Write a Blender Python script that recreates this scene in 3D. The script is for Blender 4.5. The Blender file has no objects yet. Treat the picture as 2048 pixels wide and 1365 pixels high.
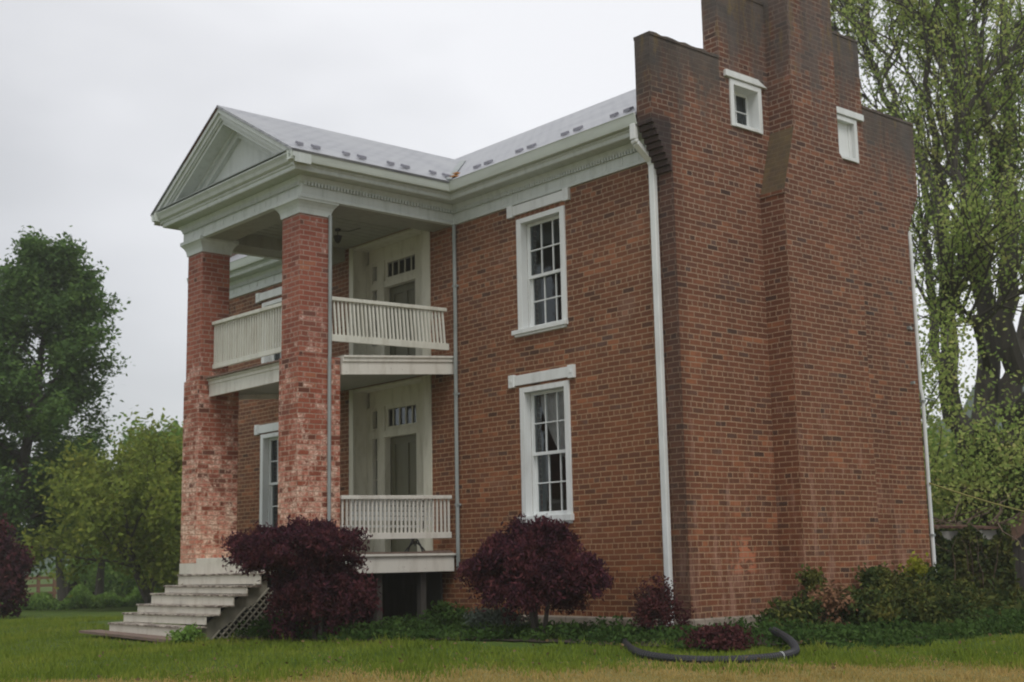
import bpy, math, random
import numpy as np
from mathutils import Vector, Matrix
R = math.radians
S = bpy.context.scene
COL = S.collection
# ------------------------------------------------------------------ camera
CP = np.array([11.2931, -12.5668, 0.7394])
YAW, PITCH, ROLL, FPX = 0.8602, 0.1650, -0.0201, 2638.43
fwd = np.array([-math.sin(YAW)*math.cos(PITCH), math.cos(YAW)*math.cos(PITCH), math.sin(PITCH)])
rgt = np.array([math.cos(YAW), math.sin(YAW), 0.0])
upv = np.cross(rgt, fwd)
cr = rgt*math.cos(ROLL)+upv*math.sin(ROLL)
cu = -rgt*math.sin(ROLL)+upv*math.cos(ROLL)
cam = bpy.data.objects.new('camera', bpy.data.cameras.new('camera'))
COL.objects.link(cam)
cam.matrix_world = Matrix(((cr[0], cu[0], -fwd[0], CP[0]), (cr[1], cu[1], -fwd[1], CP[1]), (cr[2], cu[2], -fwd[2], CP[2]), (0, 0, 0, 1)))
cam.data.sensor_width = 36
cam.data.lens = 36*FPX/2048
cam.data.clip_end = 3000
cam.data.dof.use_dof = True
cam.data.dof.focus_distance = 7.0
cam.data.dof.aperture_fstop = 5.0
S.camera = cam
# ------------------------------------------------------------------ world, sun, exposure
SUN_EL, SUN_AZ = R(55), R(118)     # azimuth clockwise from +Y
w = bpy.data.worlds.new('World'); S.world = w; w.use_nodes = True
nt = w.node_tree; nt.nodes.clear()
def N(t, typ, **kw):
    n = t.nodes.new(typ)
    for k, v in kw.items():
        if isinstance(k, str) and hasattr(n, k): setattr(n, k, v)
    return n
sky = N(nt, 'ShaderNodeTexSky', sky_type='NISHITA', sun_disc=False, sun_elevation=SUN_EL, sun_rotation=SUN_AZ)
bg1 = N(nt, 'ShaderNodeBackground'); bg1.inputs['Strength'].default_value = 0.012
nt.links.new(sky.outputs[0], bg1.inputs[0])
tc = N(nt, 'ShaderNodeTexCoord'); mp = N(nt, 'ShaderNodeMapping'); mp.inputs['Scale'].default_value = (1.2, 1.2, 3.0)
mp.inputs['Location'].default_value = (0.3, 0.1, 0.2)
nz = N(nt, 'ShaderNodeTexNoise'); nz.inputs['Scale'].default_value = 1.5; nz.inputs['Detail'].default_value = 4; nz.inputs['Roughness'].default_value = 0.5
rp = N(nt, 'ShaderNodeValToRGB')
rp.color_ramp.elements[0].position = 0.30; rp.color_ramp.elements[0].color = (0.41, 0.412, 0.425, 1)
rp.color_ramp.elements[1].position = 0.74; rp.color_ramp.elements[1].color = (0.73, 0.73, 0.745, 1)
# the cloud layer is thinner and brighter towards one side of the sky
dpn = N(nt, 'ShaderNodeVectorMath', operation='DOT_PRODUCT'); gl = ray_dir = fwd+cr*(1250-1024)/FPX-cu*(-150-682.5)/FPX; gl = gl/np.linalg.norm(gl); dpn.inputs[1].default_value = tuple(float(q) for q in gl)
nt.links.new(tc.outputs['Generated'], dpn.inputs[0])
mrs = N(nt, 'ShaderNodeMapRange'); mrs.inputs[1].default_value = 0.86; mrs.inputs[2].default_value = 1.0; mrs.inputs[3].default_value = -0.10; mrs.inputs[4].default_value = 0.22
nt.links.new(dpn.outputs['Value'], mrs.inputs[0]); adn = N(nt, 'ShaderNodeMath', operation='ADD'); nt.links.new(nz.outputs['Fac'], adn.inputs[0]); nt.links.new(mrs.outputs[0], adn.inputs[1])
bg2 = N(nt, 'ShaderNodeBackground'); bg2.inputs['Strength'].default_value = 1.0
add = N(nt, 'ShaderNodeAddShader'); wo = N(nt, 'ShaderNodeOutputWorld')
nt.links.new(tc.outputs['Generated'], mp.inputs[0]); nt.links.new(mp.outputs[0], nz.inputs['Vector'])
nt.links.new(adn.outputs[0], rp.inputs[0]); nt.links.new(rp.outputs[0], bg2.inputs[0])
nt.links.new(bg1.outputs[0], add.inputs[0]); nt.links.new(bg2.outputs[0], add.inputs[1]); nt.links.new(add.outputs[0], wo.inputs[0])
sun = bpy.data.objects.new('sun', bpy.data.lights.new('sun', 'SUN')); COL.objects.link(sun)
sun.data.energy = 1.25; sun.data.angle = R(25); sun.data.color = (1, 0.97, 0.93)
sd = Vector((math.sin(SUN_AZ)*math.cos(SUN_EL), math.cos(SUN_AZ)*math.cos(SUN_EL), math.sin(SUN_EL)))
sun.rotation_euler = sd.to_track_quat('Z', 'Y').to_euler(); sun.location = (20, -20, 30)
S.view_settings.view_transform = 'Standard'; S.view_settings.look = 'None'
S.view_settings.exposure = 0.32; S.view_settings.gamma = 1.0
S.render.engine = 'CYCLES'
S.cycles.max_bounces = 8; S.cycles.volume_bounces = 4; S.cycles.transparent_max_bounces = 8; S.cycles.filter_width = 1.8
S.cycles.use_denoising = True

# ------------------------------------------------------------------ helpers
def ray(u, v):
    return fwd+cr*(u-1024)/FPX-cu*(v-682.5)/FPX
def at(u, v, dist):          # point seen at photo pixel (u, v), dist metres away along the ground
    d = ray(u, v); h = math.hypot(d[0], d[1]); return CP+d*dist/h
def smooth(a, b, x):
    t = np.clip((x-a)/(b-a), 0, 1); return t*t*(3-2*t)
def ground_z(x, y):
    x = np.asarray(x, float); y = np.asarray(y, float)
    dx = np.maximum(np.maximum(-12.96-x, x), 0); dy = np.maximum(np.maximum(-2.8-y, y-5.45), 0)
    d = np.hypot(dx, dy)
    z = -0.22-0.10*np.minimum(d/4, 1)-0.012*np.maximum(d-4, 0)
    z = np.maximum(z, -0.82)
    far = np.hypot(x-CP[0], y-CP[1])
    z = z+smooth(95, 260, far)*7
    return z+0.02*np.sin(x*1.3)*np.cos(y*1.1)
def tag(o, label=None, cat=None, group=None, kind=None):
    for k, v in (('label', label), ('category', cat), ('group', group), ('kind', kind)):
        if v: o[k] = v
    return o
def empty(name, loc, label, cat, group=None):
    o = bpy.data.objects.new(name, None); o.location = loc; COL.objects.link(o)
    o.empty_display_size = 0.2
    return tag(o, label, cat, group)
class MB:
    def __init__(s): s.v = []; s.f = []
    def add(s, vs, fs):
        n = len(s.v); s.v += [tuple(map(float, p)) for p in vs]; s.f += [tuple(i+n for i in f) for f in fs]; return s
    def box(s, x0, x1, y0, y1, z0, z1):
        return s.hexa([(x0, y0, z0), (x1, y0, z0), (x1, y1, z0), (x0, y1, z0), (x0, y0, z1), (x1, y0, z1), (x1, y1, z1), (x0, y1, z1)])
    def hexa(s, p):
        return s.add(p, [(0, 3, 2, 1), (4, 5, 6, 7), (0, 1, 5, 4), (1, 2, 6, 5), (2, 3, 7, 6), (3, 0, 4, 7)])
    def prism(s, poly, axis, a, b):       # poly: 2-D points; axis 'x': (y,z), 'y': (x,z), 'z': (x,y)
        n = len(poly)
        def P(q, t):
            return (t, q[0], q[1]) if axis == 'x' else (q[0], t, q[1]) if axis == 'y' else (q[0], q[1], t)
        vs = [P(q, a) for q in poly]+[P(q, b) for q in poly]
        fs = [tuple(range(n)), tuple(range(2*n-1, n-1, -1))]+[(i, i+n, (i+1) % n+n, (i+1) % n) for i in range(n)]
        return s.add(vs, fs)
    def bar(s, a, b, w, h=None, up=(0, 0, 1)):
        h = h or w; a = Vector(a); b = Vector(b); d = (b-a).normalized(); u = Vector(up)
        if abs(d.dot(u)) > 0.95: u = Vector((0, 1, 0))
        sx = d.cross(u).normalized()*w/2; sy = sx.cross(d).normalized()*h/2
        return s.hexa([a-sx-sy, a+sx-sy, a+sx+sy, a-sx+sy, b-sx-sy, b+sx-sy, b+sx+sy, b-sx+sy])
    def tube(s, pts, rad, n=8, cap=True):
        pts = [Vector(p) for p in pts]
        if not hasattr(rad, '__len__'): rad = [rad]*len(pts)
        base = len(s.v); prev = None
        for i, p in enumerate(pts):
            d = (pts[min(i+1, len(pts)-1)]-pts[max(i-1, 0)]).normalized()
            if prev is None:
                prev = d.orthogonal().normalized()
            x = (prev-d*prev.dot(d))
            x = x.normalized() if x.length > 1e-6 else d.orthogonal().normalized()
            prev = x; y = d.cross(x)
            for k in range(n):
                a = 2*math.pi*k/n; q = p+(x*math.cos(a)+y*math.sin(a))*rad[i]
                s.v.append((q.x, q.y, q.z))
        for i in range(len(pts)-1):
            for k in range(n):
                a = base+i*n+k; b = base+i*n+(k+1) % n
                s.f.append((a, b, b+n, a+n))
        if cap:
            s.f.append(tuple(base+k for k in range(n-1, -1, -1)))
            s.f.append(tuple(base+(len(pts)-1)*n+k for k in range(n)))
        return s
    def build(s, name, mat, parent=None, bevel=0, smooth_=False, fix=True):
        me = bpy.data.meshes.new(name); me.from_pydata(s.v, [], s.f)
        if fix:
            import bmesh
            bm = bmesh.new(); bm.from_mesh(me); bmesh.ops.recalc_face_normals(bm, faces=bm.faces); bm.to_mesh(me); bm.free()
        uv = me.uv_layers.new(name='UVMap')
        nl = len(me.loops); vi = np.zeros(nl, np.int32); me.loops.foreach_get('vertex_index', vi)
        co = np.array([v_.co[:] for v_ in me.vertices]).reshape(-1, 3)[vi] if nl else np.zeros((0, 3))
        out = np.zeros((nl, 2))
        for p in me.polygons:
            nrm = p.normal; sl = slice(p.loop_start, p.loop_start+p.loop_total)
            ax = max(range(3), key=lambda k: abs(nrm[k]))
            c = co[sl]
            if ax == 0: out[sl] = c[:, (1, 2)]
            elif ax == 1: out[sl] = c[:, (0, 2)]
            else: out[sl] = c[:, (0, 1)]
        uv.data.foreach_set('uv', out.ravel())
        if smooth_: me.polygons.foreach_set('use_smooth', [True]*len(me.polygons))
        me.materials.append(mat)
        o = bpy.data.objects.new(name, me); COL.objects.link(o)
        if bevel:
            m = o.modifiers.new('bevel', 'BEVEL'); m.width = bevel; m.segments = 2; m.limit_method = 'ANGLE'
        if parent: attach(o, parent)
        return o
def attach(o, parent):
    o.parent = parent
    bpy.context.view_layer.update()
    o.matrix_parent_inverse = parent.matrix_world.inverted()
    return o
def raw_mesh(name, V, F, mat, parent=None):   # V (n,3), F (m,k) arrays
    me = bpy.data.meshes.new(name); V = np.asarray(V, np.float32); F = np.asarray(F, np.int32)
    k = F.shape[1]
    me.vertices.add(len(V)); me.vertices.foreach_set('co', V.ravel())
    me.loops.add(F.size); me.loops.foreach_set('vertex_index', F.ravel())
    me.polygons.add(len(F)); me.polygons.foreach_set('loop_start', np.arange(len(F), dtype=np.int32)*k)
    me.polygons.foreach_set('loop_total', np.full(len(F), k, np.int32))
    me.update(); me.materials.append(mat)
    o = bpy.data.objects.new(name, me); COL.objects.link(o)
    if parent: attach(o, parent)
    return o

# ------------------------------------------------------------------ materials
class MT:
    def __init__(s, name, rough=0.7, spec=0.3):
        s.m = bpy.data.materials.new(name); s.m.use_nodes = True; s.t = s.m.node_tree
        s.b = s.t.nodes['Principled BSDF']; s.b.inputs['Roughness'].default_value = rough
        s.b.inputs['Specular IOR Level'].default_value = spec
        s.tc = s.t.nodes.new('ShaderNodeTexCoord')
        s.geo = None
    def L(s, a, b): s.t.links.new(a, b)
    def mapping(s, src='Object', scale=(1, 1, 1), loc=(0, 0, 0)):
        m = s.t.nodes.new('ShaderNodeMapping'); m.inputs['Scale'].default_value = scale; m.inputs['Location'].default_value = loc
        s.L(s.tc.outputs[src], m.inputs[0]); return m.outputs[0]
    def noise(s, scale, detail=3, rough=0.55, vec=None, lo=None, hi=None, dist=0):
        n = s.t.nodes.new('ShaderNodeTexNoise'); n.inputs['Scale'].default_value = scale; n.inputs['Detail'].default_value = detail
        n.inputs['Roughness'].default_value = rough; n.inputs['Distortion'].default_value = dist
        s.L(vec if vec is not None else s.tc.outputs['Object'], n.inputs['Vector'])
        o = n.outputs['Fac']
        return o if lo is None else s.remap(o, lo, hi)
    def remap(s, v, lo, hi, a=0, b=1):
        m = s.t.nodes.new('ShaderNodeMapRange'); m.inputs[1].default_value = lo; m.inputs[2].default_value = hi
        m.inputs[3].default_value = a; m.inputs[4].default_value = b
        s.L(v, m.inputs[0]); return m.outputs[0]
    def mix(s, f, a, b, mode='MIX'):
        m = s.t.nodes.new('ShaderNodeMix'); m.data_type = 'RGBA'; m.blend_type = mode
        for i, x in ((0, f), (6, a), (7, b)):
            if isinstance(x, (int, float)): m.inputs[i].default_value = x
            elif isinstance(x, tuple): m.inputs[i].default_value = (*x, 1)
            else: s.L(x, m.inputs[i])
        return m.outputs[2]
    def math(s, op, a, b=0.0, c=None):
        m = s.t.nodes.new('ShaderNodeMath'); m.operation = op
        for i, x in ((0, a), (1, b), (2, c)):
            if x is None: continue
            if isinstance(x, (int, float)): m.inputs[i].default_value = x
            else: s.L(x, m.inputs[i])
        return m.outputs[0]
    def sep(s, src='Object'):
        n = s.t.nodes.new('ShaderNodeSeparateXYZ'); s.L(s.tc.outputs[src], n.inputs[0]); return n.outputs
    def color(s, c):
        if isinstance(c, tuple): s.b.inputs['Base Color'].default_value = (*c, 1)
        else: s.L(c, s.b.inputs['Base Color'])
        return s
    def bump(s, h, strength=0.3, dist=0.01):
        n = s.t.nodes.new('ShaderNodeBump'); n.inputs['Strength'].default_value = strength; n.inputs['Distance'].default_value = dist
        s.L(h, n.inputs['Height']); s.L(n.outputs[0], s.b.inputs['Normal']); return s
    def island(s):
        n = s.t.nodes.new('ShaderNodeNewGeometry'); return n.outputs['Random Per Island']

def brick_material(name, c1, c2, dark, mortar, kind):
    m = MT(name, 0.88, 0.25)
    uvn = m.tc.outputs['UV']
    # slightly wavy hand-laid courses
    nv = m.t.nodes.new('ShaderNodeTexNoise'); nv.inputs['Scale'].default_value = 0.9; nv.inputs['Detail'].default_value = 2
    m.L(uvn, nv.inputs['Vector'])
    vs = m.t.nodes.new('ShaderNodeVectorMath'); vs.operation = 'SCALE'; vs.inputs[3].default_value = 0.035; m.L(nv.outputs['Color'], vs.inputs[0])
    va = m.t.nodes.new('ShaderNodeVectorMath'); va.operation = 'ADD'; m.L(uvn, va.inputs[0]); m.L(vs.outputs[0], va.inputs[1])
    nv2 = m.t.nodes.new('ShaderNodeTexNoise'); nv2.inputs['Scale'].default_value = 14; m.L(uvn, nv2.inputs['Vector'])
    vs2 = m.t.nodes.new('ShaderNodeVectorMath'); vs2.operation = 'SCALE'; vs2.inputs[3].default_value = 0.010; m.L(nv2.outputs['Color'], vs2.inputs[0])
    va2 = m.t.nodes.new('ShaderNodeVectorMath'); va2.operation = 'ADD'; m.L(va.outputs[0], va2.inputs[0]); m.L(vs2.outputs[0], va2.inputs[1])
    vec = va2.outputs[0]
    CH = 0.074
    def bt(width, off):
        b = m.t.nodes.new('ShaderNodeTexBrick'); b.offset = off; b.squash = 1
        b.inputs['Scale'].default_value = 1; b.inputs['Brick Width'].default_value = width; b.inputs['Row Height'].default_value = CH
        b.inputs['Mortar Size'].default_value = 0.0085; b.inputs['Mortar Smooth'].default_value = 0.25; b.inputs['Bias'].default_value = 0.0
        b.inputs['Color1'].default_value = (0, 0, 0, 1); b.inputs['Color2'].default_value = (1, 1, 1, 1); b.inputs['Mortar'].default_value = (0.5, 0.5, 0.5, 1)
        m.L(vec, b.inputs['Vector']); return b
    A = bt(0.215, 0.5); B = bt(0.1075, 0.25)
    sx = m.t.nodes.new('ShaderNodeSeparateXYZ'); m.L(vec, sx.inputs[0])
    row = m.math('FLOOR', m.math('DIVIDE', sx.outputs[1], CH))
    hdr = m.math('LESS_THAN', m.math('MODULO', m.math('ADD', row, 600.0), 6.0), 0.5)
    rnd = m.mix(hdr, A.outputs['Color'], B.outputs['Color']); fac = m.math('ADD', m.math('MULTIPLY', A.outputs['Fac'], m.math('SUBTRACT', 1.0, hdr)), m.math('MULTIPLY', B.outputs['Fac'], hdr))
    ramp = m.t.nodes.new('ShaderNodeValToRGB'); e = ramp.color_ramp.elements
    e[0].position = 0.0; e[0].color = tuple(0.75*q for q in dark)+(1,); e[1].position = 1.0; e[1].color = (*c2, 1)
    x = e.new(0.05); x.color = tuple(0.5*(p+q) for p, q in zip(dark, c1))+(1,); x = e.new(0.14); x.color = (*c1, 1); x = e.new(0.7); x.color = tuple(0.5*(p+q) for p, q in zip(c1, c2))+(1,)
    m.L(rnd, ramp.inputs[0])
    z = m.sep()[2]
    n1 = m.noise(1.1, 4, 0.6, lo=0.35, hi=0.7); n2 = m.noise(5, 4, 0.65, lo=0.3, hi=0.75); n3 = m.noise(28, 3, lo=0.3, hi=0.8)
    col = m.mix(m.math('MULTIPLY', n1, 0.7), ramp.outputs[0], m.mix(1.0, ramp.outputs[0], (0.70, 0.76, 0.86), 'MULTIPLY'))
    lt = m.noise(0.55, 5, 0.62, vec=m.mapping(scale=(1, 1, 0.7), loc=(6, 2, 1)), lo=0.32, hi=0.68)
    col = m.mix(m.math('MULTIPLY', lt, 0.75), col, m.mix(1.0, col, (0.74, 0.72, 0.74), 'MULTIPLY'))
    gb = m.math('MULTIPLY', m.remap(m.noise(2.0, 4, 0.65, vec=m.mapping(loc=(9, 3, 2))), 0.5, 0.66), m.remap(rnd, 0.35, 0.15))
    col = m.mix(m.math('MULTIPLY', gb, 0.5), col, (0.135, 0.10, 0.09))
    gb2 = m.math('MULTIPLY', m.remap(m.noise(1.3, 4, 0.65, vec=m.mapping(loc=(4, 1, 7))), 0.5, 0.62), m.remap(rnd, 0.7, 0.9))
    col = m.mix(m.math('MULTIPLY', gb2, 0.6), col, (0.40, 0.16, 0.08))
    col = m.mix(m.math('MULTIPLY', n3, 0.4), col, m.mix(1.0, col, (0.62, 0.62, 0.62), 'MULTIPLY'))
    mort = m.mix(n2, mortar, tuple(k*0.72 for k in mortar))
    if kind == 'column':
        pz = m.remap(z, 0.9, 5.0, 0.12, -0.12)
        pn = m.math('ADD', m.noise(4.0, 7, 0.78, vec=m.mapping(scale=(1.3, 1.3, 0.9))), pz)
        pn = m.math('ADD', pn, m.math('MULTIPLY', m.math('SUBTRACT', rnd, 0.5), 0.17))
        pf = m.remap(pn, 0.50, 0.56)
        fine = m.remap(m.math('ADD', m.noise(22, 4, 0.7, vec=m.mapping(scale=(1, 1, 2.4))), m.math('MULTIPLY', pz, 0.5)), 0.46, 0.56)
        pf2 = m.math('MULTIPLY', pf, m.math('ADD', m.math('MULTIPLY', fine, 0.74), 0.22))
        pink = m.mix(m.noise(7, 4, 0.7, lo=0.42, hi=0.6), (0.56, 0.25, 0.20), (0.82, 0.68, 0.61))
        col = m.mix(pf2, col, pink); mort = m.mix(m.math('MULTIPLY', pf, m.math('ADD', m.math('MULTIPLY', fine, 0.35), 0.1)), m.mix(1.0, mort, (0.8, 0.8, 0.8), 'MULTIPLY'), (0.66, 0.50, 0.43))
    out = m.mix(fac, col, mort)
    if kind == 'gable':
        # grey-green lichen and soot below the parapet tops, ochre lichen streaks, pale lime runs low down
        y = m.sep()[1]; xx = m.sep()[0]
        top = m.remap(z, 5.4, 8.2, -0.20, 0.10)
        outer = m.math('MAXIMUM', m.math('LESS_THAN', y, 1.04), m.math('GREATER_THAN', y, 4.41))
        ht = m.math('SUBTRACT', 8.62, m.math('MULTIPLY', outer, 1.06))
        dd = m.math('SUBTRACT', ht, z)
        drip = m.math('ADD', m.math('MULTIPLY', dd, -0.62), m.math('MULTIPLY', m.noise(1.5, 5, 0.7, vec=m.mapping(scale=(1, 2.2, 0.6), loc=(0, 4, 0))), 1.6))
        dm = m.math('MULTIPLY', m.math('MULTIPLY', m.remap(drip, 0.18, 0.62), m.math('LESS_THAN', xx, 0.1)), 0.84)
        out = m.mix(dm, out, m.mix(n2, (0.075, 0.066, 0.056), (0.135, 0.105, 0.08)))
        npb = m.math('MULTIPLY', m.math('MULTIPLY', m.remap(y, 0.78, 0.84), m.remap(y, 1.34, 1.28)), m.math('MULTIPLY', m.remap(z, 0.50, 0.56), m.remap(z, 1.0, 0.94)))
        npb = m.math('MULTIPLY', npb, m.math('MULTIPLY', m.remap(m.noise(5, 3, vec=m.mapping(loc=(0, 8, 3))), 0.44, 0.50), m.math('SUBTRACT', 1.0, fac)))
        out = m.mix(m.math('MULTIPLY', npb, 0.7), out, (0.52, 0.20, 0.12))
        st = m.remap(m.math('ADD', m.noise(1.6, 5, 0.62, vec=m.mapping(scale=(1, 1.6, 0.55))), top), 0.50, 0.66)
        out = m.mix(m.math('MULTIPLY', st, 0.72), out, m.mix(n2, (0.085, 0.075, 0.066), (0.15, 0.12, 0.10)))
        oc = m.remap(m.math('ADD', m.noise(2.6, 5, 0.7, vec=m.mapping(scale=(2, 2, 0.45), loc=(3, 7, 1))), m.math('MULTIPLY', top, 0.55)), 0.60, 0.70)
        out = m.mix(m.math('MULTIPLY', oc, 0.6), out, (0.22, 0.145, 0.055))
        low = m.remap(z, 0.0, 4.0, 0.08, -0.09)
        li = m.remap(m.math('ADD', m.noise(3.2, 5, 0.7, vec=m.mapping(scale=(2.4, 2.4, 0.5), loc=(1, 2, 9))), low), 0.55, 0.70)
        out = m.mix(m.math('MULTIPLY', li, 0.5), out, (0.42, 0.27, 0.23))
        gn = m.t.nodes.new('ShaderNodeNewGeometry'); sn = m.t.nodes.new('ShaderNodeSeparateXYZ'); m.L(gn.outputs['True Normal'], sn.inputs[0])
        ms = m.math('MULTIPLY', m.remap(sn.outputs[2], 0.1, 0.25), 0.85)
        out = m.mix(ms, out, m.mix(n2, (0.075, 0.062, 0.045), (0.16, 0.115, 0.05)))
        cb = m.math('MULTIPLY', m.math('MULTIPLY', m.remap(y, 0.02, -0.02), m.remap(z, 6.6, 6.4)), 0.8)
        out = m.mix(cb, out, (0.045, 0.04, 0.04))  # shade under the corbel painted into the brick colour
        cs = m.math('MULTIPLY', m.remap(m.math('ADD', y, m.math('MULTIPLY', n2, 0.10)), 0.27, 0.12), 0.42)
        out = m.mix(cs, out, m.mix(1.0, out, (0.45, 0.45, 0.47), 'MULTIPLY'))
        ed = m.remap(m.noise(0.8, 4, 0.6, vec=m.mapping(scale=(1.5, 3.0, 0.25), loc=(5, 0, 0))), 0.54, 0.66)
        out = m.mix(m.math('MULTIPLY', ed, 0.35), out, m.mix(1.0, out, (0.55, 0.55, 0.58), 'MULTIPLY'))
    if kind == 'wall':
        li = m.remap(m.noise(9, 4, 0.7, vec=m.mapping(scale=(1.6, 1.6, 0.8))), 0.66, 0.72)
        lz = m.remap(z, 1.6, 0.3, 0.0, 1.0)
        out = m.mix(m.math('MULTIPLY', m.math('MULTIPLY', li, m.math('ADD', m.math('MULTIPLY', fac, 0.8), 0.2)), m.math('MULTIPLY', lz, 0.9)), out, (0.5, 0.47, 0.42))
        wh = m.math('MULTIPLY', m.remap(m.noise(1.4, 5, 0.7, vec=m.mapping(loc=(2, 0, 5))), 0.58, 0.72), 0.35)
        out = m.mix(wh, out, (0.30, 0.20, 0.16))
    wz = m.remap(z, 1.0, 7.0, 0.0, 1.0)
    out = m.mix(wz, m.mix(1.0, out, (1.06, 0.95, 0.80), 'MULTIPLY'), m.mix(1.0, out, (0.92, 0.98, 1.06), 'MULTIPLY'))  # height tint: mild weathering, with haze and exposure put into the brick colour
    m.color(out)
    hh = m.math('SUBTRACT', m.math('MULTIPLY', n3, 0.3), fac)
    m.bump(hh, 0.8, 0.008)
    return m.m
M = {}
M['brick'] = brick_material('front_brick', (0.20, 0.080, 0.042), (0.285, 0.117, 0.060), (0.135, 0.068, 0.045), (0.385, 0.265, 0.175), 'wall')
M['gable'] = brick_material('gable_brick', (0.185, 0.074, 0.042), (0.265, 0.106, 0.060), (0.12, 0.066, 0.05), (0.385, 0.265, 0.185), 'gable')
M['colbrick'] = brick_material('painted_column_brick', (0.35, 0.105, 0.065), (0.45, 0.16, 0.105), (0.20, 0.075, 0.05), (0.50, 0.34, 0.27), 'column')
def paint(name, c, grime=(0.30, 0.30, 0.26), amt=0.4, rough=0.5, streak=(3, 3, 0.7), chips=0.0, chipc=(0.16, 0.12, 0.10), lo=0.48):
    m = MT(name, rough, 0.35)
    n = m.noise(2.3, 5, 0.65, vec=m.mapping(scale=streak), lo=lo, hi=0.75)
    col = m.mix(m.math('MULTIPLY', n, amt), c, grime)
    f = m.noise(30, 3, lo=0.3, hi=0.7)
    col = m.mix(m.math('MULTIPLY', f, 0.12), col, tuple(k*0.7 for k in c))
    if chips:
        cn = m.noise(9, 6, 0.75, vec=m.mapping(scale=(1, 1, 3)), lo=1-chips, hi=1-chips+0.05)
        col = m.mix(cn, col, chipc)
    m.color(col); m.bump(m.noise(40, 3), 0.15, 0.003); return m.m
M['white'] = paint('white_trim_paint', (0.74, 0.765, 0.755), amt=0.34, chips=0.27, chipc=(0.34, 0.32, 0.28))
M['cornice'] = paint('weathered_cornice_paint', (0.56, 0.60, 0.575), grime=(0.30, 0.34, 0.30), amt=0.45, streak=(4, 4, 0.5))
M['cream'] = paint('aged_porch_paint', (0.66, 0.66, 0.58), grime=(0.33, 0.30, 0.22), amt=0.5, chips=0.34)
M['deckpaint'] = paint('porch_fascia_paint', (0.70, 0.68, 0.61), grime=(0.36, 0.32, 0.25), amt=0.5, chips=0.35)
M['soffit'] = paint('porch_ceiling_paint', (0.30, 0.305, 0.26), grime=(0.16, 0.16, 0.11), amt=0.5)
M['alcove'] = paint('yellowed_doorway_paint', (0.58, 0.57, 0.47), grime=(0.28, 0.26, 0.17), amt=0.6)
M['door'] = paint('door_paint', (0.13, 0.13, 0.08), grime=(0.07, 0.062, 0.035), amt=0.5)
M['gutter'] = paint('gutter_paint', (0.60, 0.65, 0.60), grime=(0.40, 0.43, 0.38), amt=0.5, rough=0.35, streak=(0.6, 0.6, 6))
M['lead'] = paint('grey_metal_pipe', (0.30, 0.33, 0.32), grime=(0.13, 0.15, 0.14), amt=0.7, rough=0.45)
M['step'] = paint('peeling_step_paint', (0.66, 0.62, 0.53), grime=(0.36, 0.30, 0.22), amt=0.5, chips=0.37, chipc=(0.17, 0.13, 0.10))
M['treadwood'] = paint('worn_tread_paint', (0.46, 0.41, 0.34), grime=(0.16, 0.12, 0.09), amt=0.8, chips=0.52, chipc=(0.10, 0.07, 0.055))
M['rawwood'] = paint('bare_weathered_wood', (0.20, 0.14, 0.11), grime=(0.09, 0.07, 0.06), amt=0.7, rough=0.9, streak=(1, 8, 8))
M['lattice'] = paint('lattice_paint', (0.30, 0.28, 0.22), grime=(0.14, 0.13, 0.10), amt=0.6)
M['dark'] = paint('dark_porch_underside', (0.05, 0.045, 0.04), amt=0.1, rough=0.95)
def stone():
    m = MT('limestone', 0.9)
    b = m.t.nodes.new('ShaderNodeTexBrick'); b.inputs['Scale'].default_value = 1; b.inputs['Brick Width'].default_value = 0.75; b.inputs['Row Height'].default_value = 0.21
    b.inputs['Mortar Size'].default_value = 0.012; b.inputs['Color1'].default_value = (0.36, 0.31, 0.25, 1); b.inputs['Color2'].default_value = (0.25, 0.22, 0.18, 1); b.inputs['Mortar'].default_value = (0.14, 0.12, 0.10, 1)
    m.L(m.tc.outputs['UV'], b.inputs['Vector'])
    c = m.mix(m.noise(4, 5, lo=0.35, hi=0.7), b.outputs['Color'], (0.19, 0.15, 0.115)); m.color(c); m.bump(m.noise(12, 5), 0.6, 0.02); return m.m
M['stone'] = stone()
def roofm():
    m = MT('grey_slate_roof', 0.42, 0.5)
    b = m.t.nodes.new('ShaderNodeTexBrick'); b.inputs['Scale'].default_value = 1; b.inputs['Brick Width'].default_value = 0.24; b.inputs['Row Height'].default_value = 0.135
    b.inputs['Mortar Size'].default_value = 0.013; b.inputs['Color1'].default_value = (0.31, 0.32, 0.34, 1); b.inputs['Color2'].default_value = (0.38, 0.39, 0.41, 1); b.inputs['Mortar'].default_value = (0.19, 0.20, 0.23, 1)
    m.L(m.tc.outputs['UV'], b.inputs['Vector'])
    c = m.mix(m.noise(1.3, 5, lo=0.4, hi=0.7), b.outputs['Color'], (0.36, 0.37, 0.385)); m.color(c)
    m.bump(b.outputs['Fac'], 0.4, -0.006); return m.m
M['roof'] = roofm()
def plain(name, c, rough=0.6, metal=0.0, spec=0.4):
    m = MT(name, rough, spec); n = m.noise(12, 3, lo=0.3, hi=0.7)
    m.color(m.mix(m.math('MULTIPLY', n, 0.3), c, tuple(k*0.6 for k in c))); m.b.inputs['Metallic'].default_value = metal; return m.m
M['guard'] = plain('snow_guard_metal', (0.27, 0.27, 0.31), 0.5)
M['rust'] = plain('rusty_valley_patch', (0.42, 0.19, 0.06), 0.8)
M['black'] = plain('black_iron', (0.025, 0.025, 0.027), 0.5)
M['hose'] = plain('black_corrugated_plastic', (0.03, 0.03, 0.034), 0.45)
M['copper'] = plain('reddish_drip_edge', (0.22, 0.10, 0.075), 0.6)
M['curtain'] = plain('pale_lace_curtain', (0.80, 0.76, 0.75), 0.9)
M['tank'] = plain('grey_cushion', (0.3, 0.3, 0.28), 0.8)
M['yellow'] = plain('yellow_cable', (0.30, 0.26, 0.06), 0.6)
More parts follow.
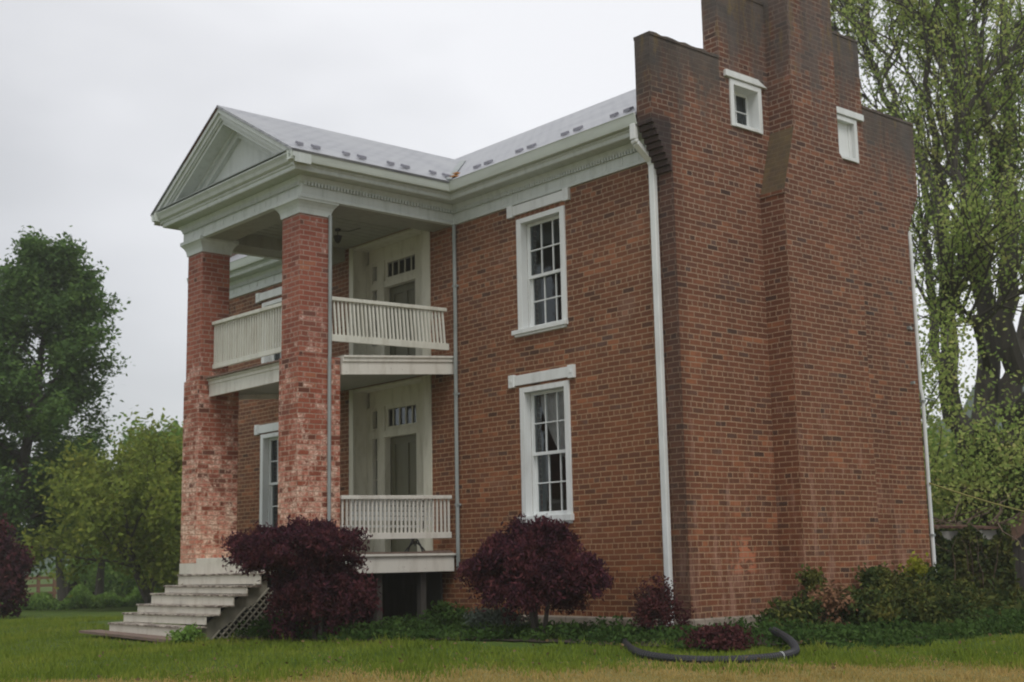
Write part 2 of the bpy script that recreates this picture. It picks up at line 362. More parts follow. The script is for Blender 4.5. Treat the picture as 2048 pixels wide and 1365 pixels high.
M['interior'] = plain('dim_room_wall', (0.22, 0.20, 0.18), 0.9)
M['brownwood'] = plain('brown_fence_wood', (0.17, 0.085, 0.05), 0.9)
M['darkpost'] = plain('dark_post_wood', (0.05, 0.035, 0.03), 0.9)
M['shed'] = paint('dark_shed_boards', (0.045, 0.038, 0.034), grime=(0.02, 0.02, 0.018), amt=0.6, rough=0.9)
M['shedroof'] = plain('rusty_brown_shed_roof', (0.13, 0.07, 0.05), 0.8)
M['block'] = paint('whitewashed_block', (0.55, 0.53, 0.48), grime=(0.2, 0.2, 0.15), amt=0.7)
def glass():
    m = bpy.data.materials.new('window_glass'); m.use_nodes = True; t = m.node_tree; t.nodes.clear()
    o = t.nodes.new('ShaderNodeOutputMaterial'); g = t.nodes.new('ShaderNodeBsdfGlossy'); g.inputs['Roughness'].default_value = 0.04
    g.inputs['Color'].default_value = (0.85, 0.92, 0.95, 1)
    tr = t.nodes.new('ShaderNodeBsdfTransparent'); tr.inputs['Color'].default_value = (0.80, 0.84, 0.84, 1)
    fr = t.nodes.new('ShaderNodeFresnel'); fr.inputs['IOR'].default_value = 1.75
    tc_ = t.nodes.new('ShaderNodeTexCoord'); n = t.nodes.new('ShaderNodeTexNoise'); n.inputs['Scale'].default_value = 3.0
    b = t.nodes.new('ShaderNodeBump'); b.inputs['Strength'].default_value = 0.10; b.inputs['Distance'].default_value = 0.05
    t.links.new(tc_.outputs['Object'], n.inputs[0]); t.links.new(n.outputs[0], b.inputs['Height'])
    t.links.new(b.outputs[0], g.inputs['Normal'])
    mx = t.nodes.new('ShaderNodeMixShader'); t.links.new(fr.outputs[0], mx.inputs[0]); t.links.new(tr.outputs[0], mx.inputs[1]); t.links.new(g.outputs[0], mx.inputs[2])
    t.links.new(mx.outputs[0], o.inputs[0]); return m
M['glass'] = glass()
def leaf(name, cols, trans=0.35, patch=1.2):
    m = bpy.data.materials.new(name); m.use_nodes = True; t = m.node_tree; t.nodes.clear()
    o = t.nodes.new('ShaderNodeOutputMaterial'); d = t.nodes.new('ShaderNodeBsdfDiffuse'); tl = t.nodes.new('ShaderNodeBsdfTranslucent')
    g = t.nodes.new('ShaderNodeNewGeometry'); r = t.nodes.new('ShaderNodeValToRGB'); e = r.color_ramp.elements
    e[0].color = (*cols[0], 1); e[1].color = (*cols[-1], 1)
    for i in range(1, len(cols)-1):
        x = e.new(i/(len(cols)-1)); x.color = (*cols[i], 1)
    tc_ = t.nodes.new('ShaderNodeTexCoord'); n = t.nodes.new('ShaderNodeTexNoise'); n.inputs['Scale'].default_value = patch; n.inputs['Detail'].default_value = 3
    t.links.new(tc_.outputs['Object'], n.inputs[0])
    mr = t.nodes.new('ShaderNodeMapRange'); mr.inputs[1].default_value = 0.3; mr.inputs[2].default_value = 0.7; mr.inputs[3].default_value = 0; mr.inputs[4].default_value = 0.6
    t.links.new(n.outputs['Fac'], mr.inputs[0])
    ma = t.nodes.new('ShaderNodeMath'); ma.operation = 'MULTIPLY_ADD'; ma.inputs[1].default_value = 0.4
    t.links.new(g.outputs['Random Per Island'], ma.inputs[0]); t.links.new(mr.outputs[0], ma.inputs[2]); t.links.new(ma.outputs[0], r.inputs[0])
    t.links.new(r.outputs[0], d.inputs[0]); t.links.new(r.outputs[0], tl.inputs[0])
    mx = t.nodes.new('ShaderNodeMixShader'); mx.inputs[0].default_value = trans
    t.links.new(d.outputs[0], mx.inputs[1]); t.links.new(tl.outputs[0], mx.inputs[2]); t.links.new(mx.outputs[0], o.inputs[0]); return m
M['bark'] = paint('grey_brown_bark', (0.085, 0.075, 0.062), grime=(0.03, 0.028, 0.024), amt=0.8, rough=0.95, streak=(3, 3, 0.5))
M['leaf_maple'] = leaf('deep_green_maple_leaf', [(0.05174, 0.09636, 0.03202), (0.1035, 0.1821, 0.05204), (0.1811, 0.2785, 0.07005)])
M['leaf_silver'] = leaf('yellow_green_spring_leaf', [(0.1402, 0.2069, 0.05309), (0.2571, 0.3651, 0.09288), (0.4442, 0.5112, 0.1593), (0.552, 0.4869, 0.1992)], 0.45)
M['leaf_crab'] = leaf('olive_leaf', [(0.0966, 0.1417, 0.0345), (0.207, 0.2576, 0.0506), (0.3312, 0.3349, 0.069)])
M['leaf_bright'] = leaf('fresh_green_leaf', [(0.09775, 0.1759, 0.04301), (0.1759, 0.2932, 0.06842), (0.2737, 0.3715, 0.09775)])
M['leaf_red'] = leaf('dark_red_maple_leaf', [(0.02484, 0.01408, 0.02042), (0.05589, 0.0219, 0.03343), (0.1056, 0.03441, 0.04086), (0.1615, 0.05474, 0.05572)], 0.25, 3.0)
M['leaf_barberry'] = leaf('barberry_leaf', [(0.033, 0.018, 0.0195), (0.075, 0.027, 0.03), (0.12, 0.042, 0.039)], 0.2, 4)
M['leaf_ivy'] = leaf('ivy_leaf', [(0.02229, 0.04093, 0.01656), (0.04644, 0.07308, 0.02484), (0.1114, 0.1243, 0.0345), (0.1857, 0.1608, 0.0414)], 0.2, 2.2)
M['leaf_yellow'] = leaf('yellow_green_shoot_leaf', [(0.156, 0.182, 0.026), (0.312, 0.325, 0.039), (0.39, 0.364, 0.065)], 0.4, 4)
M['leaf_cover'] = leaf('bed_foliage', [(0.02304, 0.05184, 0.01613), (0.05184, 0.09792, 0.02534), (0.09216, 0.1498, 0.04032)], 0.3, 1.6)
M['leaf_grey'] = leaf('grey_green_leaf', [(0.10, 0.13, 0.10), (0.16, 0.20, 0.15)], 0.2, 2)
M['twig'] = plain('bare_twigs', (0.14, 0.10, 0.07), 0.9)
def grassm():
    m = MT('lawn', 0.95, 0.1)
    n1 = m.noise(0.45, 4, 0.6, lo=0.38, hi=0.68); n2 = m.noise(3.5, 4, 0.6, lo=0.3, hi=0.7)
    c = m.mix(n1, (0.075, 0.125, 0.022), (0.115, 0.16, 0.032)); c = m.mix(n2, c, (0.06, 0.095, 0.02))
    # worn dry verge nearer the drive
    dp = m.t.nodes.new('ShaderNodeVectorMath'); dp.operation = 'DOT_PRODUCT'; dp.inputs[1].default_value = (float(fwd[0]), float(fwd[1]), 0)
    m.L(m.tc.outputs['Object'], dp.inputs[0]); base = float(fwd[0]*CP[0]+fwd[1]*CP[1])
    s_ = m.math('ADD', m.math('SUBTRACT', dp.outputs['Value'], base), m.math('MULTIPLY', m.noise(0.8, 5, 0.65), 2.2))
    dry = m.remap(s_, 14.3, 13.6)
    c = m.mix(m.math('MULTIPLY', dry, 0.85), c, m.mix(n2, (0.29, 0.225, 0.09), (0.19, 0.165, 0.055)))
    m.color(c); m.bump(m.noise(25, 4), 0.8, 0.03); return m.m
M['grass'] = grassm()
M['mulch'] = plain('dark_bed_soil', (0.05, 0.038, 0.026), 0.95)
M['blade'] = leaf('grass_blade', [(0.0972, 0.1479, 0.02236), (0.1805, 0.2431, 0.03353), (0.2777, 0.2958, 0.05589)], 0.3, 0.6)
M['dryblade'] = leaf('dry_grass_blade', [(0.2178, 0.1963, 0.0528), (0.4158, 0.3086, 0.1056), (0.5346, 0.374, 0.1584)], 0.3, 0.8)
M['pasture'] = None
# ------------------------------------------------------------------ ground (one sheet)
def make_ground():
    xs = np.concatenate([-np.geomspace(300, 14, 60), np.linspace(-13.5, 14, 111), np.geomspace(14.5, 60, 30)])
    ys = np.concatenate([-np.geomspace(60, 15, 30), np.linspace(-14.5, 9, 95), np.geomspace(9.5, 300, 60)])
    X, Y = np.meshgrid(xs, ys); Z = ground_z(X, Y)
    inside = (X > -12.9) & (X < -0.1) & (Y > 0.1) & (Y < 5.3)
    Z = np.where(inside, Z-0.3, Z)
    V = np.stack([X.ravel(), Y.ravel(), Z.ravel()], 1); nx = len(xs); ny = len(ys)
    i = np.arange(nx-1); j = np.arange(ny-1); I, J = np.meshgrid(i, j); a = (J*nx+I).ravel()
    F = np.stack([a, a+1, a+1+nx, a+nx], 1)
    o = raw_mesh('ground', V, F, M['grass']); o.data.polygons.foreach_set('use_smooth', [True]*len(F)); tag(o, kind='structure', label='green lawn around the brick house, dry and yellow near the drive')
make_ground()

G, P_, T = 5.45, 0.36, 0.27
X0, X1 = -12.96, 0.0
house = empty('brick_house', (-6.45, 0, -0.3), 'old two-storey red brick house with a tall pillared portico, stepped gable wall and end chimney', 'house')
# ---- walls with real openings
def wall_y(mb, y, x0, x1, z0, z1, holes, depth=0.30):      # wall facing -y; holes (xa, xb, za, zb)
    xs = sorted({x0, x1, *[h[0] for h in holes], *[h[1] for h in holes]}); zs = sorted({z0, z1, *[h[2] for h in holes], *[h[3] for h in holes]})
    for a, b in zip(xs, xs[1:]):
        for c, d in zip(zs, zs[1:]):
            cx, cz = (a+b)/2, (c+d)/2
            if any(h[0] < cx < h[1] and h[2] < cz < h[3] for h in holes): continue
            mb.add([(a, y, c), (b, y, c), (b, y, d), (a, y, d)], [(0, 1, 2, 3)])
            mb.add([(a, y+depth, c), (b, y+depth, c), (b, y+depth, d), (a, y+depth, d)], [(3, 2, 1, 0)])
    for xa, xb, za, zb in holes:
        xa, xb, za, zb = xa-.004, xb+.004, za-.004, zb+.004
        mb.add([(xa, y, za), (xa, y+depth, za), (xa, y+depth, zb), (xa, y, zb)], [(0, 1, 2, 3)])
        mb.add([(xb, y, za), (xb, y+depth, za), (xb, y+depth, zb), (xb, y, zb)], [(3, 2, 1, 0)])
        mb.add([(xa, y, za), (xb, y, za), (xb, y+depth, za), (xa, y+depth, za)], [(0, 1, 2, 3)])
        mb.add([(xa, y, zb), (xb, y, zb), (xb, y+depth, zb), (xa, y+depth, zb)], [(3, 2, 1, 0)])
FW = [(-3.04, -2.19, 1.36, 3.15), (-3.04, -2.19, 4.08, 5.68), (-10.50, -9.65, 1.36, 3.10), (-10.50, -9.65, 4.08, 5.62),
      (-7.60, -5.30, 0.86, 3.69), (-7.60, -5.30, 3.86, 6.19)]
mb = MB(); wall_y(mb, 0, X0, -0.271, -0.02, 6.3, FW); mb.build('wall', M['brick'], house, fix=False)
mb = MB(); mb.add([(X0, G, -0.02), (X0, G, 6.5), (-0.271, G, 6.5), (-0.271, G, -0.02)], [(0, 1, 2, 3)]); mb.build('wall', M['brick'], house, fix=False)
# ---- gable walls: stepped, with flared (corbelled) shoulders
Z1, Z2, ZQ, ZB, Y1, Y2 = 7.56, 8.62, 5.76, 6.44, 1.04, 4.41
def gable(x0, x1, holes, mat):
    mb = MB()
    ys = sorted({-P_, 0.0, Y1, Y2, G, G+P_, *[h[0] for h in holes], *[h[1] for h in holes]}); zs = sorted({-0.02, ZQ, ZB, Z1, Z2, *[h[2] for h in holes], *[h[3] for h in holes]})
    def inside(y, z):
        if y < 0 or y > G: return ZB < z < Z1
        if y < Y1 or y > Y2: return z < Z1
        return z < Z2
    for a, b in zip(ys, ys[1:]):
        for c, d in zip(zs, zs[1:]):
            cy, cz = (a+b)/2, (c+d)/2
            if not inside(cy, cz) or any(h[0] < cy < h[1] and h[2] < cz < h[3] for h in holes): continue
            mb.add([(x1, a, c), (x1, b, c), (x1, b, d), (x1, a, d)], [(0, 1, 2, 3)])
            mb.add([(x0, a, c), (x0, b, c), (x0, b, d), (x0, a, d)], [(3, 2, 1, 0)])
    for ya, yb, za, zb in holes:
        ya, yb, za, zb = ya-.004, yb+.004, za-.004, zb+.004
        for pts in ([(ya, za), (ya, zb)], [(yb, zb), (yb, za)], [(yb, za), (ya, za)], [(ya, zb), (yb, zb)]):
            (p, q), (r, s_) = pts; mb.add([(x1, p, q), (x0, p, q), (x0, r, s_), (x1, r, s_)], [(0, 1, 2, 3)])
    out = [(0, -0.02), (0, ZQ)]; n = 9
    zz = ZQ
    for k in range(n):
        yk = -P_*(k+1)/n; out += [(yk, zz), (yk, ZQ+(ZB-ZQ)*(k+1)/n)]; zz = ZQ+(ZB-ZQ)*(k+1)/n
    left = out
    out = left+[(-P_, Z1), (Y1, Z1), (Y1, Z2), (Y2, Z2), (Y2, Z1), (G+P_, Z1)]+[(G-y, z) for y, z in reversed(left)]
    for (a, b), (c, d) in zip(out, out[1:]):
        mb.add([(x0, a, b), (x0, c, d), (x1, c, d), (x1, a, b)], [(0, 1, 2, 3)])
    # corbel side triangles (stepped)
    for sgn in (0, 1):
        for k in range(n):
            ya, yb = -P_*(k+1)/n, 0.0; za, zb = ZQ+(ZB-ZQ)*k/n, ZQ+(ZB-ZQ)*(k+1)/n
            if sgn: ya, yb = G-yb, G-ya
            for xx in (x0, x1): mb.add([(xx, ya, za), (xx, yb, za), (xx, yb, zb), (xx, ya, zb)], [(0, 1, 2, 3)])
    return mb.build('gable_wall', mat, house, fix=False)
A1 = (1.31, 1.84, 6.68, 7.24); A2 = (3.61, 4.14, 6.68, 7.24)
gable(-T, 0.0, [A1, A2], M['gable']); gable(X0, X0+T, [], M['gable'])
# dark inner lining so rooms read dark behind the glass
mb = MB(); mb.box(X0+0.4, -0.42, 0.5, G-0.05, 0.0, 0.05); mb.box(X0+0.4, -0.42, 0.36, G-0.05, 3.58, 3.66)
mb.box(X0+0.4, -0.42, G-0.12, G-0.06, 0, 6.4); mb.box(-4.9, -4.8, 0.7, G-0.1, 0, 6.4); mb.box(-8.2, -8.1, 0.7, G-0.1, 0, 6.4); mb.build('inner_wall', M['interior'], house)
# ---- stone foundation
mb = MB(); mb.box(X0-0.03, 0.05, -0.045, 0.2, -0.75, -0.022); mb.box(-0.2, 0.05, 0.2, G+0.04, -0.75, -0.022); mb.box(0.05, 0.47, 1.74, 3.58, -0.75, -0.022)
mb.build('foundation', M['stone'], house, bevel=0.02)
# ---- chimney with sloped shoulders
E_ = 0.42
mb = MB(); L0, L1, U0, U1, ZS0, ZS1 = 1.80, 3.52, 2.09, 3.14, 5.72, 6.68
prof = [(L0, -0.02), (L1, -0.02), (L1, 6.08), (U1, 6.50), (U1, 10.6), (U0, 10.6), (U0, ZS1), (L0, ZS0)]
mb.prism(prof, 'x', 0.002, E_); mb.box(-0.5, 0.002, U0, U1, 8.3, 10.6)
mb.prism([(L0-0.02, ZS0-0.05), (L0+0.03, ZS0-0.05), (L0+0.03, ZS0+0.02), (L0-0.02, ZS0+0.0)], 'x', 0.003, E_+0.015)
mb.build('chimney', M['gable'], house)
# thin mossy coping bricks on the parapet steps
for a, b, z in ((-P_, Y1, Z1), (Y1, U0, Z2), (U1, Y2, Z2), (Y2, G+P_, Z1)):
    mb = MB(); n = int((b-a)/0.11); q = []
    for k in range(n+1):
        zz_ = z+0.045+0.012*math.sin(k*2.3)*(0 < k < n); q.append((a+k*(b-a)/n, zz_))
    mb.prism([(a, z+0.002)]+q+[(b, z+0.002)], 'x', -T-0.012, 0.012)
    mb.build('coping', M['gable'], house)
# ---- entablature swept round wall and portico
PX0, PX1, PYF = -8.30, -4.66, -2.79
path = [(X0, 0), (PX0, 0), (PX0, PYF), (PX1, PYF), (PX1, 0), (-T-0.002, 0)]
def sweep(path, prof):         # prof: closed list of (outward offset, z)
    mb = MB(); n = len(path); rings = []
    for i in range(n):
        def nrm(a, b):
            d = Vector((b[0]-a[0], b[1]-a[1])).normalized(); return Vector((d.y, -d.x))
        if i == 0: m = nrm(path[0], path[1]); s = 1
        elif i == n-1: m = nrm(path[-2], path[-1]); s = 1
        else:
            a, b = nrm(path[i-1], path[i]), nrm(path[i], path[i+1]); m = (a+b).normalized(); s = 1/max(0.3, m.dot(a))
        rings.append([(path[i][0]+m.x*o*s, path[i][1]+m.y*o*s, z) for o, z in prof])
    k = len(prof); vs = [p for r in rings for p in r]; fs = []
    for i in range(n-1):
        for j in range(k):
            fs.append((i*k+j, i*k+(j+1) % k, (i+1)*k+(j+1) % k, (i+1)*k+j))
    fs += [tuple(range(k)), tuple(range((n-1)*k+k-1, (n-1)*k-1, -1))]
    return mb.add(vs, fs)
fr = sweep(path, [(-0.06, 5.985), (0.035, 5.985), (0.035, 6.025), (0.02, 6.04), (0.02, 6.20), (0.045, 6.215), (0.075, 6.27), (0.085, 6.295), (-0.06, 6.295)])
# narrow dentil blocks under the soffit and board joints in the frieze
for (a, b) in zip(path, path[1:]):
    d = Vector((b[0]-a[0], b[1]-a[1])); Ln = d.length; d.normalize(); o = Vector((d.y, -d.x)); k = int(Ln/0.055)
    for i in range(k):
        q = Vector(a)+d*(i+0.5)*Ln/k
        c = [q-d*0.015+o*0.02, q+d*0.015+o*0.02, q+d*0.015+o*0.062, q-d*0.015+o*0.062]
        fr.hexa([(p.x, p.y, 6.165) for p in c]+[(p.x, p.y, 6.225) for p in c])
    k = max(1, int(Ln/0.31))
    for i in range(1, k):
        q = Vector(a)+d*i*Ln/k
        c = [q-d*0.008+o*0.02, q+d*0.008+o*0.02, q+d*0.008+o*0.027, q-d*0.008+o*0.027]
        fr.hexa([(p.x, p.y, 6.045) for p in c]+[(p.x, p.y, 6.165) for p in c])
fr.build('frieze', M['cornice'], house)
sweep(path, [(-0.05, 6.298), (0.265, 6.298), (0.275, 6.31), (0.28, 6.355), (0.30, 6.375), (0.30, 6.392), (0.0, 6.41), (-0.05, 6.41)]).build('cornice', M['cornice'], house)
for pa in ([(X0, 0), (PX0, 0), (PX0, PYF-0.42)], [(PX1, PYF-0.42), (PX1, 0), (-T-0.002, 0)]):
    g = sweep(pa, [(0.27, 6.395), (0.375, 6.40), (0.385, 6.43), (0.395, 6.47), (0.41, 6.53), (0.42, 6.545), (0.395, 6.545), (0.385, 6.53), (0.37, 6.43), (0.285, 6.42), (0.285, 6.54), (0.27, 6.54)])
    g.build('gutter', M['gutter'], house)
# crown moulding across the pediment foot
sweep([(PX0-0.30, PYF), (PX1+0.30, PYF)], [(0.0, 6.412), (0.30, 6.395), (0.34, 6.42), (0.36, 6.47), (0.395, 6.515), (0.395, 6.53), (0.0, 6.56)]).build('pediment_moulding', M['cornice'], house)
mb = MB(); mb.bar((PX0-0.3, PYF-0.30, 6.56), (PX1+0.28, PYF-0.30, 6.56), 0.22, 0.012, up=(0, 0, 1)); mb.build('pediment_flashing', M['lead'], house)
# ---- portico beam soffits, ceiling
BY = PYF+0.50
mb = MB(); mb.box(PX0+0.06, PX1-0.06, PYF+0.06, BY, 5.99, 6.29); mb.box(PX1-0.54, PX1-0.06, BY, -0.005, 5.99, 6.29); mb.box(PX0+0.06, PX0+0.54, BY, -0.005, 5.99, 6.29)
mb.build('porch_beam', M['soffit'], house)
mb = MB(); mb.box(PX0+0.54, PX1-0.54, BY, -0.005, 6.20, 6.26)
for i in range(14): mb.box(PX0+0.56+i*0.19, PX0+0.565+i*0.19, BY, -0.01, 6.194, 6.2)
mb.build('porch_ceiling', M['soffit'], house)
# ---- pediment: tympanum and raking cornices
XM = (PX0+PX1)/2; EX = 2.23; ZE, ZR = 6.52, 7.77
sl = (ZR-ZE)/EX
mb = MB(); mb.prism([(XM-1.82, 6.42), (XM+1.82, 6.42), (XM, 6.42+1.82*sl+0.02)], 'y', PYF+0.02, PYF+0.12)
mb.build('tympanum', M['cornice'], house)
mb = MB()
for s in (-1, 1):
    def rake(d0, d1, ya, yb, ext=0.0):
        # slab between perpendicular depths d0..d1 below the roof line
        k = math.sqrt(1+sl*sl)
        p = [(XM, ZR-d0*k), (XM+s*(EX+ext), ZE-d0*k-ext*sl), (XM+s*(EX+ext), ZE-d1*k-ext*sl), (XM, ZR-d1*k)]
        mb.prism(p, 'y', ya, yb)
    rake(0.015, 0.075, PYF-0.40, PYF-0.10); rake(0.075, 0.14, PYF-0.365, PYF-0.1); rake(0.14, 0.17, PYF-0.34, PYF-0.05, -0.1)
    rake(0.172, 0.22, PYF-0.31, PYF+0.0, -0.12); rake(0.22, 0.27, PYF-0.10, PYF+0.02, -0.22); rake(0.27, 0.36, PYF-0.055, PYF+0.02, -0.42)
mb.build('raking_cornice', M['cornice'], house)
mb = MB()
for s in (-1,): mb.bar((XM, PYF-0.41, ZR+0.005), (XM+s*(EX+0.02), PYF-0.41, ZE-0.005), 0.02, 0.022)
mb.build('drip_edge', M['copper'], house)
# ---- roofs
MS = (8.43-6.54)/(G/2+0.40)
def slab(pts, th=0.035):
    nrm_ = (Vector(pts[1])-Vector(pts[0])).cross(Vector(pts[2])-Vector(pts[0])).normalized()
    if nrm_.z < 0: nrm_ = -nrm_
    lo = [tuple(Vector(p)-nrm_*th) for p in pts]; n = len(pts)
    return list(pts)+lo, [tuple(range(n)), tuple(range(2*n-1, n-1, -1))]+[(i, (i+1) % n, (i+1) % n+n, i+n) for i in range(n)]
def roof_uv(o, along):
    uv = o.data.uv_layers[0].data
    for p in o.data.polygons:
        if abs(p.normal.z) < 0.3: continue
        for li in p.loop_indices:
            c = o.data.vertices[o.data.loops[li].vertex_index].co
            k = math.sqrt(1+sl*sl)
            uv[li].uv = (c[along], (abs(c[1-along]-(XM if along else G/2)))*k)
zm = lambda y: 6.55+MS*(y+0.40)
mb = MB(); vs, fs = slab([(X0+T, -0.40, zm(-0.40)), (-T-0.003, -0.40, zm(-0.40)), (-T-0.003, G/2, 8.44), (X0+T, G/2, 8.44)]); mb.add(vs, fs)
vs, fs = slab([(X0+T, G+0.40, zm(-0.40)), (-T-0.003, G+0.40, zm(-0.40)), (-T-0.003, G/2, 8.44), (X0+T, G/2, 8.44)]); mb.add(vs, fs)
roof = mb.build('roof', M['roof'], house); roof_uv(roof, 0)
mb = MB()
for s in (-1, 1):
    yv = lambda x: -0.40+(ZE+0.01+sl*(EX+0.02-abs(x-XM))-zm(-0.40))/MS
    xe = XM+s*(EX+0.02); ye = max(-0.40, yv(xe)); yr = yv(XM)
    vs, fs = slab([(XM, PYF-0.42, ZR+0.035), (xe, PYF-0.42, ZE+0.02), (xe, ye+0.02, ZE+0.02), (XM, yr+0.05, ZR+0.035)]); mb.add(vs, fs)
proof = mb.build('portico_roof', M['roof'], house); roof_uv(proof, 1)
rs = random.Random(5)
def guard_pair(p, ax, parent, big):
    for k in (0, 1):
        mb = MB(); o_ = 0.0 if k == 0 else 0.26
        x, y, z = p; x += o_ if ax == 0 else 0; y += o_ if ax == 1 else 0
        wd = 0.12 if k == big else 0.09
        if ax == 1:
            mb.prism([(x-0.05, z+0.028), (x+0.045, z-0.03), (x+0.05, z+0.02), (x-0.03, z+0.06)], 'y', y, y+wd)
        else:
            mb.prism([(y-0.05, z-0.03), (y+0.05, z+0.03), (y+0.03, z+0.06), (y-0.055, z+0.02)], 'x', x, x+wd)
        mb.build('snow_guard', M['guard'], parent, bevel=0.006)
xg = XM+EX-0.24
for i in range(4): guard_pair((xg, PYF-0.0+i*0.80-0.20, ZE+0.04+sl*0.26), 1, proof, 1)
for i in range(4): guard_pair((-4.0+i*1.0, -0.08, zm(-0.08)+0.01), 0, roof, 1)
mb = MB()
for t_, w_ in ((0.12, 0.10), (0.42, 0.07)):
    x = xe_ = XM+EX-t_*1.0-0.02; y = -0.40+t_*0.95+0.03; mb = MB(); mb.box(x-w_/2, x+w_/2+0.04, y, y+w_, zm(y)+0.03, zm(y)+0.055); mb.build('valley_patch', M['rust'], roof)
mb = MB(); mb.bar((XM+EX-0.02, -0.40, zm(-0.4)+0.035), (XM+0.2, 1.50, zm(1.5)+0.035), 0.09, 0.02); mb.build('valley_flashing', M['lead'], roof)
# ---- columns
def column(x1, pipe):
    mb = MB(); x0 = x1-0.50
    mb.box(x0, x1, PYF+0.02, PYF+0.52, 3.70, 5.80); mb.box(x0-0.025, x1+0.012, PYF, PYF+0.71, 0.80, 3.70)
    c = mb.build('column', M['colbrick'], house, bevel=0.012)
    mb = MB(); mb.box(x0+0.04, x1-0.04, PYF+0.06, PYF+0.65, -0.8, 0.798); mb.build('pier', M['brick'], c)
    mb = MB(); a, b, y0, y1 = x0, x1, PYF+0.02, PYF+0.52
    pr = [(0.015, 5.775), (0.02, 5.82), (0.028, 5.855), (0.05, 5.90), (0.085, 5.945), (0.095, 5.95), (0.10, 5.955), (0.10, 6.012)]
    for (o1, z1_), (o2, z2_) in zip(pr, pr[1:]):
        mb.hexa([(a-o1, y0-o1, z1_), (b+o1, y0-o1, z1_), (b+o1, y1+o1, z1_), (a-o1, y1+o1, z1_), (a-o2, y0-o2, z2_), (b+o2, y0-o2, z2_), (b+o2, y1+o2, z2_), (a-o2, y1+o2, z2_)])
    mb.build('capital', M['cornice'], c)
    return c
column(-4.74, 1); column(-7.72, 0)
# ---- decks
def deck(zw, zf, yf, th, name, x1=-4.70, x0=-8.26):    # zw/zf: top height at wall / front
    mb = MB(); sl_ = (zf-zw)/(-yf)
    h = lambda y, d: zw+(zf-zw)*(y/yf)-d
    def seg(xa, xb, ya, yb, d0, d1):
        mb.hexa([(xa, ya, h(ya, d1)), (xb, ya, h(ya, d1)), (xb, yb, h(yb, d1)), (xa, yb, h(yb, d1)), (xa, ya, h(ya, d0)), (xb, ya, h(ya, d0)), (xb, yb, h(yb, d0)), (xa, yb, h(yb, d0))])
    return mb, seg, h
mb, seg, h2 = deck(3.90, 3.735, -2.10, 0.28, 'u')
seg(-7.70, -5.26, -2.66, -0.002, 0, 0.03); seg(-5.26, -4.66, -2.06, -0.002, 0.0, 0.03); seg(-8.3, -7.70, -2.06, -0.002, 0, 0.03)
d2 = mb.build('upper_deck', M['deckpaint'], house)
mb, seg, h2 = deck(3.90, 3.735, -2.10, 0.28, 'u')
seg(-4.745, -4.70, -2.07, -0.002, 0.09, 0.28); seg(-4.75, -4.68, -2.07, -0.002, 0.03, 0.09)
seg(-7.70, -5.27, -2.62, -2.56, 0.09, 0.28); seg(-7.70, -5.27, -2.635, -2.56, 0.03, 0.09)
seg(-8.26, -8.21, -2.07, -0.002, 0.03, 0.28); mb.build('fascia', M['deckpaint'], d2)
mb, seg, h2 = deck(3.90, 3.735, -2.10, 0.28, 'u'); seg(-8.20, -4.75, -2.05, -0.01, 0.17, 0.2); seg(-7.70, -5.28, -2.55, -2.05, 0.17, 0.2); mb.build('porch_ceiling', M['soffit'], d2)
mb = MB()
for i in range(24):
    x = -7.68+i*0.1+rs.uniform(-.01, .01); mb.box(x, x+0.095, -2.70-rs.random()*0.02, -2.66, h2(-2.68, 0)+0.0, h2(-2.68, 0)+0.022)
mb.build('board_end', M['rawwood'], d2)
mb = MB(); mb.box(-8.26, -4.66, -2.78, -0.002, 0.84, 0.872); d1_ = mb.build('lower_deck', M['deckpaint'], house)
mb = MB(); mb.box(-4.745, -4.695, -2.08, -0.05, 0.60, 0.838); mb.build('fascia', M['deckpaint'], d1_, bevel=0.006)
mb = MB(); mb.box(-4.69, -4.66, -2.07, -0.10, 0.873, 0.90); mb.box(-4.9, -4.72, -0.5, -0.1, 0.9, 0.915); mb.build('board_edge', M['rawwood'], d1_)
mb = MB()
for x in (-8.1, -7.2, -6.3, -5.4, -4.82): mb.box(x-0.025, x+0.025, -2.7, -0.01, 0.64, 0.838)
for x, y in ((-4.86, -1.35), (-4.86, -0.55), (-6.3, -1.2)): mb.box(x-0.05, x+0.05, y-0.05, y+0.05, -0.6, 0.63)
mb.box(-8.2, -8.1, -2.7, -0.05, -0.6, 0.6); mb.box(-8.1, -5.3, -2.76, -2.72, -0.6, 0.63); mb.box(-8.1, -5.0, -0.08, -0.048, -0.6, 0.63)  # added dark boards close the underside so the void reads nearly black
mb.build('porch_post_and_dark_boards', M['dark'], d1_)
# ---- railings
def railing(p0, p1, top0, top1, bot0, bot1, n, lean=(0, 0), mat=None, hr=0.055, br=0.10, ext=(0.0, 0.0)):
    # p0, p1 plan points; heights of top and bottom rails at both ends
    a, b = Vector((*p0, 0)), Vector((*p1, 0)); d = (b-a).normalized(); ln = Vector((*lean, 0))
    mb = MB(); ea, eb = a-d*ext[0], b+d*ext[1]
    mb.bar((ea.x+ln.x, ea.y+ln.y, top0-hr/2), (eb.x+ln.x, eb.y+ln.y, top1-hr/2), 0.09, hr); rl = mb.build('railing', mat, house, bevel=0.006)
    mb = MB(); mb.bar((ea.x, ea.y, bot0), (eb.x, eb.y, bot1), 0.045, br); mb.build('bottom_rail', mat, rl)
    proto = None
    for i in range(n):
        t = (i+0.5)/n; p = a.lerp(b, t); zt = top0+(top1-top0)*t-hr; zb = bot0+(bot1-bot0)*t+br/2
        mb = MB(); j = rs.uniform(-.004, .004)
        mb.bar((p.x+j*d.x, p.y+j*d.y, zb), (p.x+ln.x, p.y+ln.y, zt), 0.026, 0.026, up=(d.x, d.y, 0)); mb.build('baluster', mat, rl)
    return rl
r1 = railing((-4.72, -2.27), (-4.72, -0.13), 4.60, 4.66, 3.985, 4.04, 31, lean=(-0.06, 0.0), mat=M['cream'], ext=(0, 0.03))
